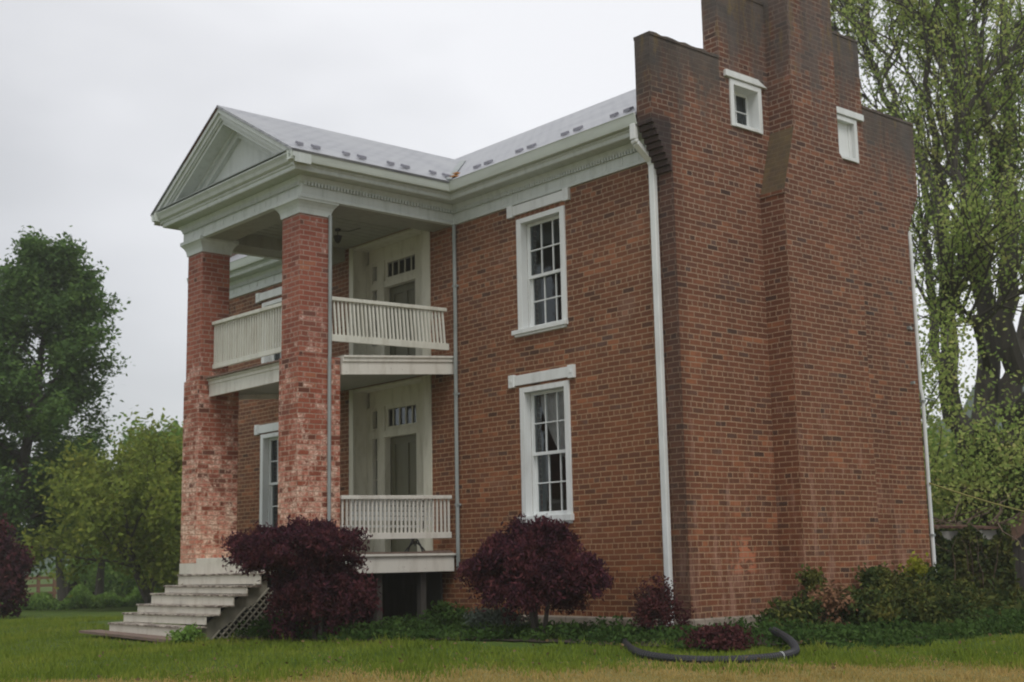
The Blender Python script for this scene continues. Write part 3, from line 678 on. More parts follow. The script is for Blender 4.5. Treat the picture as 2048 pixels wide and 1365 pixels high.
r2 = railing((-7.70, -2.55), (-5.25, -2.55), 4.63, 4.60, 3.90, 3.90, 32, lean=(0.0, 0.0), mat=M['cream'], br=0.07)
r3 = railing((-4.75, -2.07), (-4.75, -0.07), 1.71, 1.745, 1.13, 1.145, 27, mat=M['deckpaint'], br=0.09)
# ---- windows
def sash_mb(x0, x1, z0, z1, y, st=0.035):
    mb = MB(); mb.box(x0, x0+st, y, y+0.04, z0, z1); mb.box(x1-st, x1, y, y+0.04, z0, z1); mb.box(x0+st, x1-st, y, y+0.04, z0, z0+st+0.01); mb.box(x0+st, x1-st, y, y+0.04, z1-st, z1)
    a, b, c, d = x0+st, x1-st, z0+st+0.01, z1-st
    for k in (1, 2): x = a+(b-a)*k/3; mb.box(x-0.009, x+0.009, y+0.005, y+0.035, c, d)
    z = (c+d)/2; mb.box(a, b, y+0.003, y+0.037, z-0.009, z+0.009)
    return mb
def window(xa, xb, za, zb, lint, sill, zmid, curtain=False):
    c = 0.10; mb = MB()
    mb.box(xa-c, xa, -0.025, 0.10, za-0.0, zb+c*0.7); mb.box(xb, xb+c, -0.025, 0.10, za, zb+c*0.7); mb.box(xa, xb, -0.025, 0.10, zb-0.005, zb+c*0.7)
    mb.box(xa, xa+0.02, 0.10, 0.20, za, zb); mb.box(xb-0.02, xb, 0.10, 0.20, za, zb); mb.box(xa+0.02, xb-0.02, 0.10, 0.2, zb-0.02, zb-0.005); mb.box(xa+0.02, xb-0.02, 0.06, 0.2, za, za+0.02)
    w_ = mb.build('window', M['white'], house, bevel=0.004)
    m2 = MB(); x0, x1, z0, z1 = lint; m2.box(x0+0.11, x1-0.11, -0.035, 0.05, z0+0.008, z1-0.008)
    for q in (x0, x1-0.12): m2.box(q, q+0.12, -0.05, 0.05, z0-0.012, z1+0.008); m2.box(q+0.035, q+0.085, -0.058, -0.05, (z0+z1)/2-0.025, (z0+z1)/2+0.025)
    m2.build('lintel', M['white'], w_, bevel=0.006)
    m3 = MB(); x0, x1, z0, z1 = sill; m3.box(x0, x1, -0.065, 0.06, z0+0.035, z1); m3.box(x0+0.04, x1-0.03, -0.035, 0.03, z0, z0+0.035); m3.build('sill', M['white'], w_, bevel=0.005)
    sash_mb(xa+0.02, xb-0.02, zmid-0.02, zb-0.01, 0.11).build('upper_sash', M['white'], w_)
    sash_mb(xa+0.02, xb-0.02, za+0.02, zmid+0.025, 0.152).build('lower_sash', M['white'], w_)
    m4 = MB(); m4.add([(xa+0.04, 0.13, zmid), (xb-0.04, 0.13, zmid), (xb-0.04, 0.13, zb-0.03), (xa+0.04, 0.13, zb-0.03)], [(0, 1, 2, 3)])
    m4.add([(xa+0.04, 0.172, za+0.04), (xb-0.04, 0.172, za+0.04), (xb-0.04, 0.172, zmid), (xa+0.04, 0.172, zmid)], [(0, 1, 2, 3)]); m4.build('pane', M['glass'], w_, fix=False)
    if curtain:
        m5 = MB(); n = 40; m_ = 24
        for j in range(m_+1):
            for i in range(n+1):
                t, s_ = i/n, j/m_
                z = zb-0.03-s_*1.15
                # tied-back swag: left edge sweeps down to the right side
                xl = xa+0.06+(xb-xa-0.26)*(s_**1.5)
                if s_ > 0.8: xl = xb-0.24-0.0*(s_)
                xr = xb-0.02
                x = xl+(xr-xl)*t
                m5.v.append((x, 0.235+0.025*math.sin(t*34)*(1-0.4*s_), z))
        for j in range(m_):
            for i in range(n): a = j*(n+1)+i; m5.f.append((a, a+1, a+n+2, a+n+1))
        m5.build('curtain', M['curtain'], w_, smooth_=True, fix=False)
    return w_
window(-3.04, -2.19, 1.36, 3.15, (-3.36, -1.96, 3.255, 3.42), (-3.20, -2.07, 1.235, 1.36), 2.25, True)
window(-3.04, -2.19, 4.08, 5.68, (-3.32, -1.97, 5.815, 5.978), (-3.25, -2.08, 3.98, 4.08), 4.86)
window(-10.50, -9.65, 1.36, 3.10, (-10.79, -9.38, 3.19, 3.36), (-10.62, -9.53, 1.235, 1.36), 2.24)
window(-10.50, -9.65, 4.08, 5.62, (-10.80, -9.38, 5.74, 5.905), (-10.66, -9.53, 3.98, 4.08), 4.86)
# attic windows in the gable
def attic(h, lint, glazed):
    ya, yb, za, zb = h; mb = MB(); c = 0.075
    mb.box(-0.25, 0.025, ya-c, ya, za-0.05, zb+c); mb.box(-0.25, 0.025, yb, yb+c, za-0.05, zb+c); mb.box(-0.25, 0.025, ya, yb, zb, zb+c); mb.box(-0.25, 0.035, ya, yb, za-0.05, za)
    w_ = mb.build('attic_window', M['white'], house, bevel=0.004)
    m2 = MB(); m2.hexa([(-0.02, lint[0], lint[2]), (0.05, lint[0], lint[2]), (0.05, lint[1], lint[2]), (-0.02, lint[1], lint[2]), (-0.02, lint[0]+0.0, lint[3]), (0.05, lint[0], lint[3]), (0.05, lint[1]-0.22, lint[3]), (-0.02, lint[1]-0.22, lint[3])] if glazed else
             [(-0.02, lint[0], lint[2]), (0.05, lint[0], lint[2]), (0.05, lint[1], lint[2]), (-0.02, lint[1], lint[2]), (-0.02, lint[0], lint[3]), (0.05, lint[0], lint[3]), (0.05, lint[1], lint[3]), (-0.02, lint[1], lint[3])])
    m2.build('lintel', M['white'], w_, bevel=0.008)
    if glazed:
        m3 = MB(); x = -0.20; y0, y1 = ya, yb
        for a, b, c_, d in ((y0, y0+0.035, za, zb), (y1-0.035, y1, za, zb), (y0+0.035, y1-0.035, za, za+0.04), (y0+0.035, y1-0.035, zb-0.04, zb)): m3.box(x, x+0.03, a, b, c_, d)
        ym = (y0+y1)/2; m3.box(x, x+0.028, ym-0.008, ym+0.008, za, zb); m3.box(x+0.002, x+0.026, y0, y1, (za+zb)/2-0.008, (za+zb)/2+0.008); m3.build('sash', M['white'], w_)
        m4 = MB(); m4.add([(x+0.015, y0+.02, za+.02), (x+0.015, y1-.02, za+.02), (x+0.015, y1-.02, zb-.02), (x+0.015, y0+.02, zb-.02)], [(0, 1, 2, 3)]); m4.build('pane', M['glass'], w_, fix=False)
    else:
        m3 = MB(); m3.box(-0.09, -0.06, ya, yb, za, zb); m3.box(-0.06, -0.045, ya, ya+0.06, za, zb); m3.box(-0.06, -0.045, yb-0.06, yb, za, zb); m3.build('shutter', M['white'], w_)
attic(A1, (1.13, 2.04, 7.325, 7.42), True); attic(A2, (3.50, 4.38, 7.325, 7.43), False)
# ---- door alcoves
def alcove(zf, zt, zd, ztr0, ztr1, zmid, label):
    xa, xb = -7.60, -5.30; D = 0.42; W_ = M['alcove']
    mb = MB()
    mb.box(xa-0.012, xa+0.11, -0.02, 0.0, zf, zt); mb.box(xb-0.20, xb+0.012, -0.02, 0.0, zf, zt)        # casings
    mb.box(xa, xa+0.02, 0.0, D, zf, zt); mb.box(xb-0.20, xb, 0.0, D, zf, zt); mb.box(xa+0.02, xb-0.2, 0.0, D, zt-0.03, zt); mb.box(xa, xb, 0, D+0.4, zf-0.05, zf)
    for z_ in (zf+0.12, (zf+zmid)/2+0.3): mb.box(xa+0.02, xa+0.03, 0.05, D-0.05, z_, z_+(zmid-zf)*0.38)
    mb.box(xa+0.11, xb-0.2, D-0.10, D, ztr1+0.06, zt-0.03)      # header panel
    s = mb.build('doorway', W_, house, bevel=0.003)
    mb = MB(); y0, y1 = D-0.10, D+0.02
    for a, b in ((-7.58, -7.40), (-7.26, -7.04), (-6.14, -5.93), (-5.62, -5.50)): mb.box(a, b, y0, y1, zf, ztr1+0.06)
    mb.box(-7.58, -5.5, y0-0.012, y1-0.01, zmid-0.04, zmid+0.07)
    for a, b in ((-7.40, -7.26), (-5.93, -5.62)):
        mb.box(a, b, y0+0.02, y1, zf, zf+0.55); mb.box(a, b, y0+0.02, y1, ztr1-0.0, ztr1+0.06); mb.box(a, b, y0+0.02, y1, zmid+0.07, ztr0)
        for k in (1, 2, 3):
            z = zf+0.55+(zmid-0.04-zf-0.55)*k/4; mb.box(a, b, y0+0.05, y0+0.07, z-0.01, z+0.01)
    mb.box(-7.04, -6.14, y0+0.02, y1, ztr1, ztr1+0.06); mb.box(-7.04, -6.14, y0+0.02, y1, zmid+0.07, ztr0)
    mb.box(-7.04, -6.98, y0+0.03, y0+0.06, ztr0, ztr1)
    for k in range(1, 5): x = -7.04+0.9*k/5; mb.box(x-0.009, x+0.009, y0+0.05, y0+0.07, ztr0, ztr1)
    mb.build('door_frame', W_, s)
    mb = MB(); yy = y0+0.075
    for a, b, c, d in ((-7.40, -7.26, zf+0.55, zmid-0.04), (-5.93, -5.62, zf+0.55, zmid-0.04), (-7.40, -7.26, ztr0, ztr1), (-5.93, -5.62, ztr0, ztr1), (-7.04, -6.14, ztr0, ztr1)):
        mb.add([(a, yy, c), (b, yy, c), (b, yy, d), (a, yy, d)], [(0, 1, 2, 3)])
    mb.build('pane', M['glass'], s, fix=False)
    mb = MB(); y = D+0.03; x0, x1, z0, z1 = -7.04, -6.14, zf+0.01, zmid-0.04; mb.box(x0, x1, y+0.02, y+0.045, z0, z1)
    st = 0.12; zc = z0+(z1-z0)*0.42
    for a, b, c, d in ((x0, x0+st, z0, z1), (x1-st, x1, z0, z1), (x0+st, x1-st, z0, z0+0.2), (x0+st, x1-st, z1-st, z1), (x0+st, (x0+x1)/2-0.05, zc, zc+0.14), ((x0+x1)/2+0.05, x1-st, zc, zc+0.14), ((x0+x1)/2-0.05, (x0+x1)/2+0.05, z0+0.2, z1-st)): mb.box(a, b, y, y+0.021, c, d)
    dr = mb.build('door', M['door'], s, bevel=0.0)
    mb = MB(); mb.tube([(x0+0.85*0.92+0.05, y, zc+0.05), (x0+0.83, y-0.05, zc+0.05)], [0.012, 0.012]); mb.tube([(x0+0.83, y-0.045, zc+0.05), (x0+0.83, y-0.055, zc+0.05), (x0+0.83, y-0.075, zc+0.05)], [0.02, 0.028, 0.012]); mb.build('door_handle', M['black'], s)
alcove(0.90, 3.685, 0, 3.02, 3.32, 2.88, 'l'); alcove(3.90, 6.185, 0, 5.60, 5.86, 5.47, 'u')
# ---- downspouts and pipes
def pipe(pts, w_, mat, name='downspout', straps=()):
    mb = MB(); mb.tube(pts, w_/2, 8)
    o = mb.build(name, mat, house, smooth_=False, bevel=0)
    for z, x, y in straps:
        m2 = MB(); m2.box(x-w_*0.62, x+w_*0.62, y-w_*0.6, y+w_*0.6, z-0.015, z+0.015); m2.build('strap', M['lead'], o)
    return o
def sq(pts, w_, d_, mat):
    mb = MB()
    for a, b in zip(pts, pts[1:]): mb.bar(a, b, w_, d_, up=(0, 1, 0))
    return mb.build('downspout', mat, house, bevel=0.012)
sq([(-0.34, -0.355, 6.42), (-0.34, -0.355, 6.20), (-0.335, -0.33, 6.16), (-0.31, -0.09, 5.96), (-0.305, -0.06, 5.90), (-0.30, -0.06, -0.22)], 0.095, 0.07, M['white'])
pipe([(-4.60, -0.05, 5.98), (-4.60, -0.045, 4.6), (-4.605, -0.05, 3.0), (-4.60, -0.05, 0.62)], 0.06, M['lead'], straps=[(5.0, -4.60, -0.04), (3.3, -4.605, -0.04), (1.6, -4.6, -0.04)])
pipe([(-4.70, -2.28, 5.80), (-4.70, -2.28, 3.8), (-4.68, -2.30, 3.6), (-4.68, -2.30, 0.9)], 0.055, M['lead'])
pipe([(-0.02, G+0.07, 5.75), (0.0, G+0.05, 5.55), (0.0, G+0.05, 3.25), (0.02, G+0.06, 3.1), (0.02, G+0.05, 1.9), (0.02, G+0.05, -0.42)], 0.06, M['white'], straps=[(3.05, 0.02, G+0.05), (1.0, 0.02, G+0.05), (-0.05, 0.02, G+0.05)])
mb = MB(); mb.box(0.0, 0.02, G-0.13, G-0.09, 4.16, 4.20)
for z in (4.18, 3.32): mb.bar((0, G-0.2, z), (0.06, G-0.2, z), 0.04)
mb.tube([(-0.03, G+0.02, 3.12), (-0.05, G+0.5, 3.10)], 0.015); mb.build('cable_bracket', M['lead'], house)
# ---- wooden front steps
steps = empty('wooden_steps', (-6.6, -3.5, -0.2), 'flight of worn cream painted wooden steps with lattice side below the portico', 'steps')
RZ = [0.827, 0.632, 0.472, 0.360, 0.206, 0.088, -0.047, -0.20]
for i in range(7):
    y = -2.80-0.215*i; xl, xr = (-8.24 if i == 0 else -7.83-0.008*i), (-4.72 if i == 0 else -5.36+0.012*i)
    sg = 0.012*math.sin(i*1.7)
    mb = MB(); mb.hexa([(xl, y, RZ[i+1]+0.002), (xr, y, RZ[i+1]+0.002+sg), (xr, y+0.022, RZ[i+1]+0.002+sg), (xl, y+0.022, RZ[i+1]+0.002), (xl, y, RZ[i]-0.028), (xr, y, RZ[i]-0.028+sg), (xr, y+0.022, RZ[i]-0.028+sg), (xl, y+0.022, RZ[i]-0.028)])
    mb.build('riser', M['step'], steps)
    if i:
        mb = MB(); mb.hexa([(xl-0.01, y-0.025, RZ[i]-0.027), (xr+0.01, y-0.025, RZ[i]-0.027+sg), (xr+0.01, y+0.235, RZ[i]-0.027+sg), (xl-0.01, y+0.235, RZ[i]-0.027), (xl-0.01, y-0.025, RZ[i]), (xr+0.01, y-0.025, RZ[i]+sg), (xr+0.01, y+0.235, RZ[i]+sg), (xl-0.01, y+0.235, RZ[i])])
        mb.build('tread', M['treadwood'], steps, bevel=0.006)
mb = MB(); mb.box(-7.69, -5.27, -2.795, -2.782, 0.80, 0.862); mb.build('top_board', M['step'], steps)
mb = MB(); mb.hexa([(-8.35, -4.36, -0.20), (-5.25, -4.42, -0.245), (-5.2, -4.05, -0.245), (-8.3, -4.05, -0.20), (-8.35, -4.36, -0.165), (-5.25, -4.42, -0.205), (-5.2, -4.05, -0.205), (-8.3, -4.05, -0.165)]); mb.build('base_plank', M['rawwood'], steps)
mb = MB()
for x in (-7.7, -5.46): mb = MB(); mb.prism([(-2.84, 0.62), (-4.09, -0.25), (-3.75, -0.25), (-2.84, 0.36)], 'x', x-0.02, x+0.02); mb.build('stringer', M['lattice'], steps)
mb = MB(); LX = -5.33
def zt_(y): return min(0.45, 0.42+(y+2.9)*0.72)
def clipbar(y0, z0, y1, z1):
    # keep only the part under the stair slope and above ground
    pts = [(y0+(y1-y0)*t/30, z0+(z1-z0)*t/30) for t in range(31)]
    ok = [p for p in pts if -4.15 < p[0] < -2.2 and -0.4 < p[1] < zt_(p[0])]
    if len(ok) > 2: mb.bar((LX, *ok[0]), (LX, *ok[-1]), 0.012, 0.038, up=(1, 0, 0))
for k in range(-6, 34):
    y = -4.6+k*0.105; clipbar(y, -0.45, y+1.1, 0.65); clipbar(y, -0.45, y-1.1, 0.65)
mb.build('lattice_panel', M['lattice'], steps)
# ------------------------------------------------------------------ vegetation tools
def leaf_mesh(name, C_, mat, parent, rng, size=0.06, asp=0.55, flat=0.0, droop=None, jit=0.35):
    C_ = np.asarray(C_); n = len(C_)
    a = rng.normal(size=(n, 3)); a[:, 2] *= (1-flat)
    if droop is not None: a = a*0.6+np.asarray(droop)
    a /= np.linalg.norm(a, axis=1, keepdims=True)+1e-9
    b = rng.normal(size=(n, 3))
    if flat > 0: b[:, 2] *= (1-flat)
    b -= a*(a*b).sum(1, keepdims=True); b /= np.linalg.norm(b, axis=1, keepdims=True)+1e-9
    s = size*(1+jit*rng.uniform(-1, 1, (n, 1)))
    V = np.stack([C_-a*s, C_+b*s*asp-a*s*0.15, C_+a*s, C_-b*s*asp-a*s*0.15], 1).reshape(-1, 3)
    F = np.arange(4*n).reshape(n, 4)
    return raw_mesh(name, V, F, mat, parent)
def rot_dir(d, ang, az):
    d = d/np.linalg.norm(d); o = np.array([1., 0, 0]) if abs(d[0]) < 0.8 else np.array([0, 1., 0])
    u = np.cross(d, o); u /= np.linalg.norm(u); v_ = np.cross(d, u)
    return d*math.cos(ang)+(u*math.cos(az)+v_*math.sin(az))*math.sin(ang)
def limb(mb, rng, p, d, L, r0, r1, k=6, wig=0.12, up=0.06, n=6):
    pts = [np.array(p, float)]; d = d/np.linalg.norm(d)
    for i in range(k):
        d = d+rng.normal(size=3)*wig; d[2] += up; d /= np.linalg.norm(d); pts.append(pts[-1]+d*L/k)
    mb.tube(pts, [r0+(r1-r0)*i/k for i in range(k+1)], n, cap=False)
    return pts, d
def branch_out(mb, rng, pts, r, lvl, maxl, tips, spread=0.7, nchild=4, Lr=0.6, L=2.0, up=0.05, wig=0.15):
    n = len(pts)
    for c in range(nchild):
        t = 0.3+0.7*(c+rng.uniform(0, 1))/nchild; i = min(n-2, int(t*(n-1))); f = t*(n-1)-i
        p = pts[i]*(1-f)+pts[i+1]*f; d0 = pts[i+1]-pts[i]
        d = rot_dir(d0, spread*rng.uniform(0.6, 1.3), rng.uniform(0, 6.283)); d[2] += up*2
        l = L*Lr*rng.uniform(0.7, 1.2); rr = r*0.55
        q, _ = limb(mb, rng, p, d, l, rr, rr*0.35, 4 if lvl < maxl else 3, wig, up, 5 if lvl < 2 else 3)
        if lvl < maxl: branch_out(mb, rng, q, rr, lvl+1, maxl, tips, spread, nchild, Lr, l, up, wig)
        else: tips.append(np.array(q))
def tip_points(rng, tips, per, sig):
    T_ = np.concatenate([t[1:] for t in tips]+[0.5*(t[1:]+t[:-1]) for t in tips]); idx = rng.integers(0, len(T_), per)
    return T_[idx]+rng.normal(size=(per, 3))*sig
def blob(rng, n, c, rad, clumps=40, sig=0.13, shell=0.55, low=0.0, power=1.0):
    # clumped foliage filling an ellipsoid; sig relative to radius
    d = rng.normal(size=(clumps, 3)); d /= np.linalg.norm(d, axis=1, keepdims=True); d[:, 2] = np.abs(d[:, 2])*(1+low)-low
    rr = shell+(1-shell)*rng.uniform(0, 1, (clumps, 1))**power
    K = d*rr; w_ = rng.uniform(0.5, 1.5, clumps); w_ /= w_.sum()
    i = rng.choice(clumps, n, p=w_); pts = K[i]+rng.normal(size=(n, 3))*sig*np.array([1.1, 1.1, 0.75])
    return np.array(c)+pts*np.array(rad)
# ------------------------------------------------------------------ silver maple behind the house (right)
rng = np.random.default_rng(3)
base = at(1990, 1195, 33); base[2] = ground_z(base[0], base[1])
tree = empty('maple_tree', base, 'huge many-stemmed maple with thin yellow-green spring leaves behind the brick house on the right', 'tree')
mb = MB(); tips = []
limbs = [  # photo pixel, distance from the camera, radius
 [(1985, 1215, 33, .75), (1982, 1120, 33, .62), (1985, 1010, 33, .55), (1985, 930, 33, .46)],
 [(1985, 1010, 33, .40), (1940, 900, 32.5, .30), (1905, 790, 32, .24), (1893, 660, 31.5, .2), (1898, 520, 31, .16), (1880, 380, 31, .12), (1862, 230, 30.5, .08), (1850, 60, 30, .05), (1840, -140, 30, .03)],
 [(1983, 960, 33, .36), (1962, 850, 33, .3), (1975, 730, 33.5, .27), (1965, 600, 34, .24), (1962, 440, 34, .2), (1945, 300, 34.5, .16), (1920, 180, 35, .11), (1905, 60, 35, .08), (1895, -160, 35, .04)],
 [(1990, 940, 33, .36), (2030, 860, 33, .3), (2022, 740, 33, .28), (2012, 600, 33, .25), (2014, 460, 33, .2), (2012, 300, 33, .15), (2004, 130, 33, .1), (2010, -120, 33, .05)],
 [(2014, 470, 33, .14), (1990, 300, 32, .12), (1985, 270, 32, .11), (1965, 180, 31.5, .08), (1952, 60, 31, .05), (1945, -140, 31, .03)],
 [(1945, 300, 34.5, .13), (1925, 250, 34.5, .11), (1885, 130, 35, .08), (1870, 20, 35, .05), (1860, -130, 35, .03)],
 [(1893, 560, 31.2, .15), (1875, 430, 33, .12), (1835, 300, 34, .11), (1800, 250, 34.5, .09), (1760, 165, 35, .07), (1720, 90, 35.5, .05), (1690, 0, 36, .035), (1675, -100, 36, .02)],
 [(1800, 250, 34.5, .08), (1782, 150, 35, .06), (1745, 60, 35, .04), (1725, -60, 35, .03)],
 [(1962, 850, 33, .22), (2000, 800, 36, .2), (2060, 640, 37, .16), (2080, 400, 38, .12), (2085, 200, 38, .08), (2090, -60, 38, .04)],
 [(1905, 790, 32, .16), (1872, 700, 33, .13), (1860, 560, 34, .10), (1850, 430, 35, .08), (1848, 320, 35, .05)],
 [(1895, 640, 31.5, .12), (1925, 520, 30.5, .10), (1930, 380, 30, .08), (1915, 240, 30, .06), (1910, 90, 30, .03)],
 [(2030, 860, 33, .3), (2090, 760, 32, .25), (2130, 560, 32, .2), (2140, 300, 32, .12), (2150, 0, 32, .06)],
 [(1985, 1000, 33, .18), (1920, 940, 30.5, .15), (1865, 930, 29.5, .12), (1830, 900, 29, .06)],
 [(1976, 740, 33.5, .12), (1950, 650, 31, .1), (1925, 640, 30.5, .07), (1905, 560, 30, .04)],
]
for l in limbs:
    pts = [at(u, v_, dd) for u, v_, dd, r_ in l]; rr = [q[3] for q in l]
    P2, R2 = [], []
    for i in range(len(pts)-1):
        for k in range(3):
            t = k/3; P2.append(pts[i]*(1-t)+pts[i+1]*t+(rng.normal(size=3)*0.06 if (i+k) else 0)); R2.append(rr[i]*(1-t)+rr[i+1]*t)
    P2.append(pts[-1]); R2.append(rr[-1]); mb.tube(P2, R2, 8, cap=False)
    if l is not limbs[0]:
        branch_out(mb, rng, P2, 0.085, 1, 2, tips, 0.75, 10, 0.75, 3.0, 0.10, 0.14)
mb.build('trunk', M['bark'], tree, fix=False)
L1_ = tip_points(rng, tips, 60000, 0.13)
m = L1_[:, 2] < 5.0; extra = L1_[m][rng.integers(0, max(1, m.sum()), 17000)]+rng.normal(size=(17000, 3))*np.array([0.7, 0.7, 0.5])
leaf_mesh('crown', np.concatenate([L1_, extra]), M['leaf_silver'], tree, rng, 0.048, 0.6)
# ------------------------------------------------------------------ generic broad tree
def broad_tree(name, label, px, dist, height, rad, mat, n, lsize, seed, group=None, trunk_r=0.22, zlow=0.25, spread=0.9, flat=0.4, stems=1, dens=3, off=(0, 0), cat='tree', clear=0.22, sig=0.28, aspect=0.5, nl=9):
    rng = np.random.default_rng(seed)
    b = at(px, 1140, dist); b[2] = ground_z(b[0], b[1]); t = empty(name, b, label, cat, group)
    mb = MB(); tips = []
    for s in range(stems):
        d = np.array([rng.normal()*0.12*stems, rng.normal()*0.12*stems, 1.0])
        pts, _ = limb(mb, rng, b+np.array([rng.normal()*0.1*(stems-1), rng.normal()*0.1*(stems-1), -0.15]), d, height*0.93, trunk_r/math.sqrt(stems), 0.03, 9, 0.05, 0.05, 8)
        for c in range(int(nl*2/stems)+3):
            tt = clear+(0.98-clear)*(c+rng.uniform(0, 1))/(int(nl*2/stems)+3); i = min(8, int(tt*9)); f = tt*9-i
            p = pts[i]*(1-f)+pts[i+1]*f; az = c*2.4+rng.uniform(-.5, .5)
            prof = math.sin(math.pi*min(1, max(0.06, (tt-clear)/(1.02-clear)))**0.72)
            L = rad*(0.35+0.75*prof)*rng.uniform(0.8, 1.12)
            dd_ = np.array([math.cos(az), math.sin(az), 0.18+0.75*tt])
            q, _ = limb(mb, rng, p, dd_, L, trunk_r*0.38*(1.1-tt), 0.02, 6, 0.10, 0.01, 5)
            branch_out(mb, rng, q, trunk_r*0.2*(1.1-tt), 1, dens-1, tips, spread*0.7, 5, 0.42, L, 0.02, 0.13)
    mb.build('trunk', M['bark'], t, fix=False)
    leaf_mesh('crown', tip_points(rng, tips, n, sig), mat, t, rng, lsize, aspect, flat)
    return t
broad_tree('maple_tree', 'tall dark green maple standing alone at the left edge', -8, 46, 12.6, 2.2, M['leaf_maple'], 78000, 0.088, 11, flat=0.45, dens=3, clear=0.12, sig=0.22, trunk_r=0.3, nl=26)
broad_tree('garden_tree', 'bright green feathery tree showing above the olive tree beside the left column', 352, 52, 6.0, 2.9, M['leaf_bright'], 20000, 0.11, 12, flat=0.2, clear=0.1, sig=0.3)
broad_tree('garden_tree', 'low spreading olive-green tree with several stems behind the front steps', 315, 40, 4.1, 2.5, M['leaf_crab'], 26000, 0.085, 13, flat=0.2, stems=3, trunk_r=0.2, clear=0.22, sig=0.26)
broad_tree('garden_tree', 'small drab thicket tree behind the brown fence gate, left of the olive tree', 200, 56, 4.2, 1.9, M['leaf_crab'], 9000, 0.10, 14, flat=0.2, clear=0.5, sig=0.3)
broad_tree('garden_tree', 'small leaning tree under the dark maple with its trunk near the fence', 128, 60, 5.2, 2.2, M['leaf_maple'], 10000, 0.12, 15, flat=0.3, clear=0.5, sig=0.35)
# red foliage shrub at the far left edge
def shrub(name, label, x, y, rad, h, mat, n, lsize, seed, clumps=60, droop=None, sig=0.13, stems=7, cat='shrub', shell=0.5, low=0.35, zc=0.5, group=None, stemmat=None, flat=0.0, sr=0.025, asp=0.5, power=1.0):
    rng = np.random.default_rng(seed); z = float(ground_z(x, y)); t = empty(name, (x, y, z), label, cat, group)
    c = np.array([x, y, z+h*zc]); R_ = np.array([rad, rad, h*(1-zc)])
    P = blob(rng, n, c, R_, clumps, sig, shell, low, power)
    P = P[P[:, 2] > z+0.02]
    leaf_mesh('foliage', P, mat, t, rng, lsize, asp, flat, droop)
    mb = MB()
    for k in range(stems):
        a = k*6.283/stems+rng.uniform(-.3, .3); q = c+np.array([math.cos(a)*rad*0.75, math.sin(a)*rad*0.75, h*(1-zc)*rng.uniform(0.1, 0.8)])
        p0 = np.array([x+math.cos(a)*0.05, y+math.sin(a)*0.05, z-0.05]); p1 = p0*0.6+q*0.4+np.array([0, 0, h*0.18]); mb.tube([p0, 0.5*(p0+p1)+rng.normal(size=3)*0.02, p1, q], [sr, sr*0.8, sr*0.6, sr*0.25], 6, cap=False)
        for kk in range(3):
            q2 = p1+(q-p1)*rng.uniform(0.1, 0.8)+rng.normal(size=3)*rad*0.28; mb.tube([p1+(q-p1)*0.1*kk, q2], [sr*0.4, sr*0.12], 4, cap=False)
    mb.build('stem', stemmat or M['bark'], t, fix=False)
    return t
p = at(-12, 1190, 34)
shrub('red_shrub', 'dark red leafy shrub cut off by the left edge', p[0], p[1], 0.68, 2.15, M['leaf_red'], 12000, 0.06, 21, low=0.9, zc=0.5, sig=0.2)
# weeping Japanese maples: layered drooping skirts
def weeping(label, x, y, rx, h, seed, n, lean=(0, 0), name='japanese_maple', ragged=0.0, skirt=0.35, side=0.0):
    rng = np.random.default_rng(seed); z = float(ground_z(x, y)); t = empty(name, (x, y, z), label, 'shrub')
    nb = 150; P = []; mb = MB()
    top = np.array([x+lean[0]*0.6, y+lean[1]*0.6, z+h*0.72])
    for k in range(nb):
        a = rng.uniform(0, 6.283); u = rng.uniform(0.05, 1)**0.6
        r_ = rx*(1+ragged*rng.normal()*0.16+0.08*math.sin(3*a+seed))*u
        zt = z+h*(1-0.45*u**2.2)*rng.uniform(0.80, 1.02)
        drop = h*(0.06+skirt*u*u)*rng.uniform(0.4, 1.25)*(1+side*(math.cos(a)*rgt[0]+math.sin(a)*rgt[1]))
        e = np.array([x+lean[0]+math.cos(a)*r_, y+lean[1]+math.sin(a)*r_, zt]); e2 = e+np.array([math.cos(a)*rx*0.10, math.sin(a)*rx*0.10, -drop])
        s = rng.uniform(0, 1, (int(n/nb), 1)); mid = e+np.array([math.cos(a)*rx*0.1, math.sin(a)*rx*0.1, 0.0])
        B = (1-s)**2*e+2*s*(1-s)*mid+s*s*e2; P.append(B+rng.normal(size=B.shape)*np.array([rx*0.07, rx*0.07, 0.045]))
        if k % 4 == 0: mb.tube([top+rng.normal(size=3)*0.05, 0.5*(top+e)+np.array([0, 0, 0.10]), e, e2], [0.016, 0.012, 0.007, 0.003], 4, cap=False)
    # inner dusky foliage
    P.append(blob(rng, int(n*0.35), (x+lean[0], y+lean[1], z+h*0.62), (rx*0.8, rx*0.8, h*0.33), 40, 0.2, 0.1, 0.9))
    P = np.concatenate(P); P = P[P[:, 2] > z+0.06]
    leaf_mesh('foliage', P, M['leaf_red'], t, rng, 0.034, 0.32, 0.0, droop=(0, 0, -0.7))
    for k in range(3):
        a = k*2.1+seed; mb.tube([(x+math.cos(a)*.04, y+math.sin(a)*.04, z-.1), (x+math.cos(a)*.10, y+math.sin(a)*.1, z+h*0.25), tuple(top+np.array([math.cos(a)*.12, math.sin(a)*.12, -0.1]))], [0.035, 0.03, 0.016], 7, cap=False)
    mb.build('stem', M['bark'], t, fix=False)
    return t
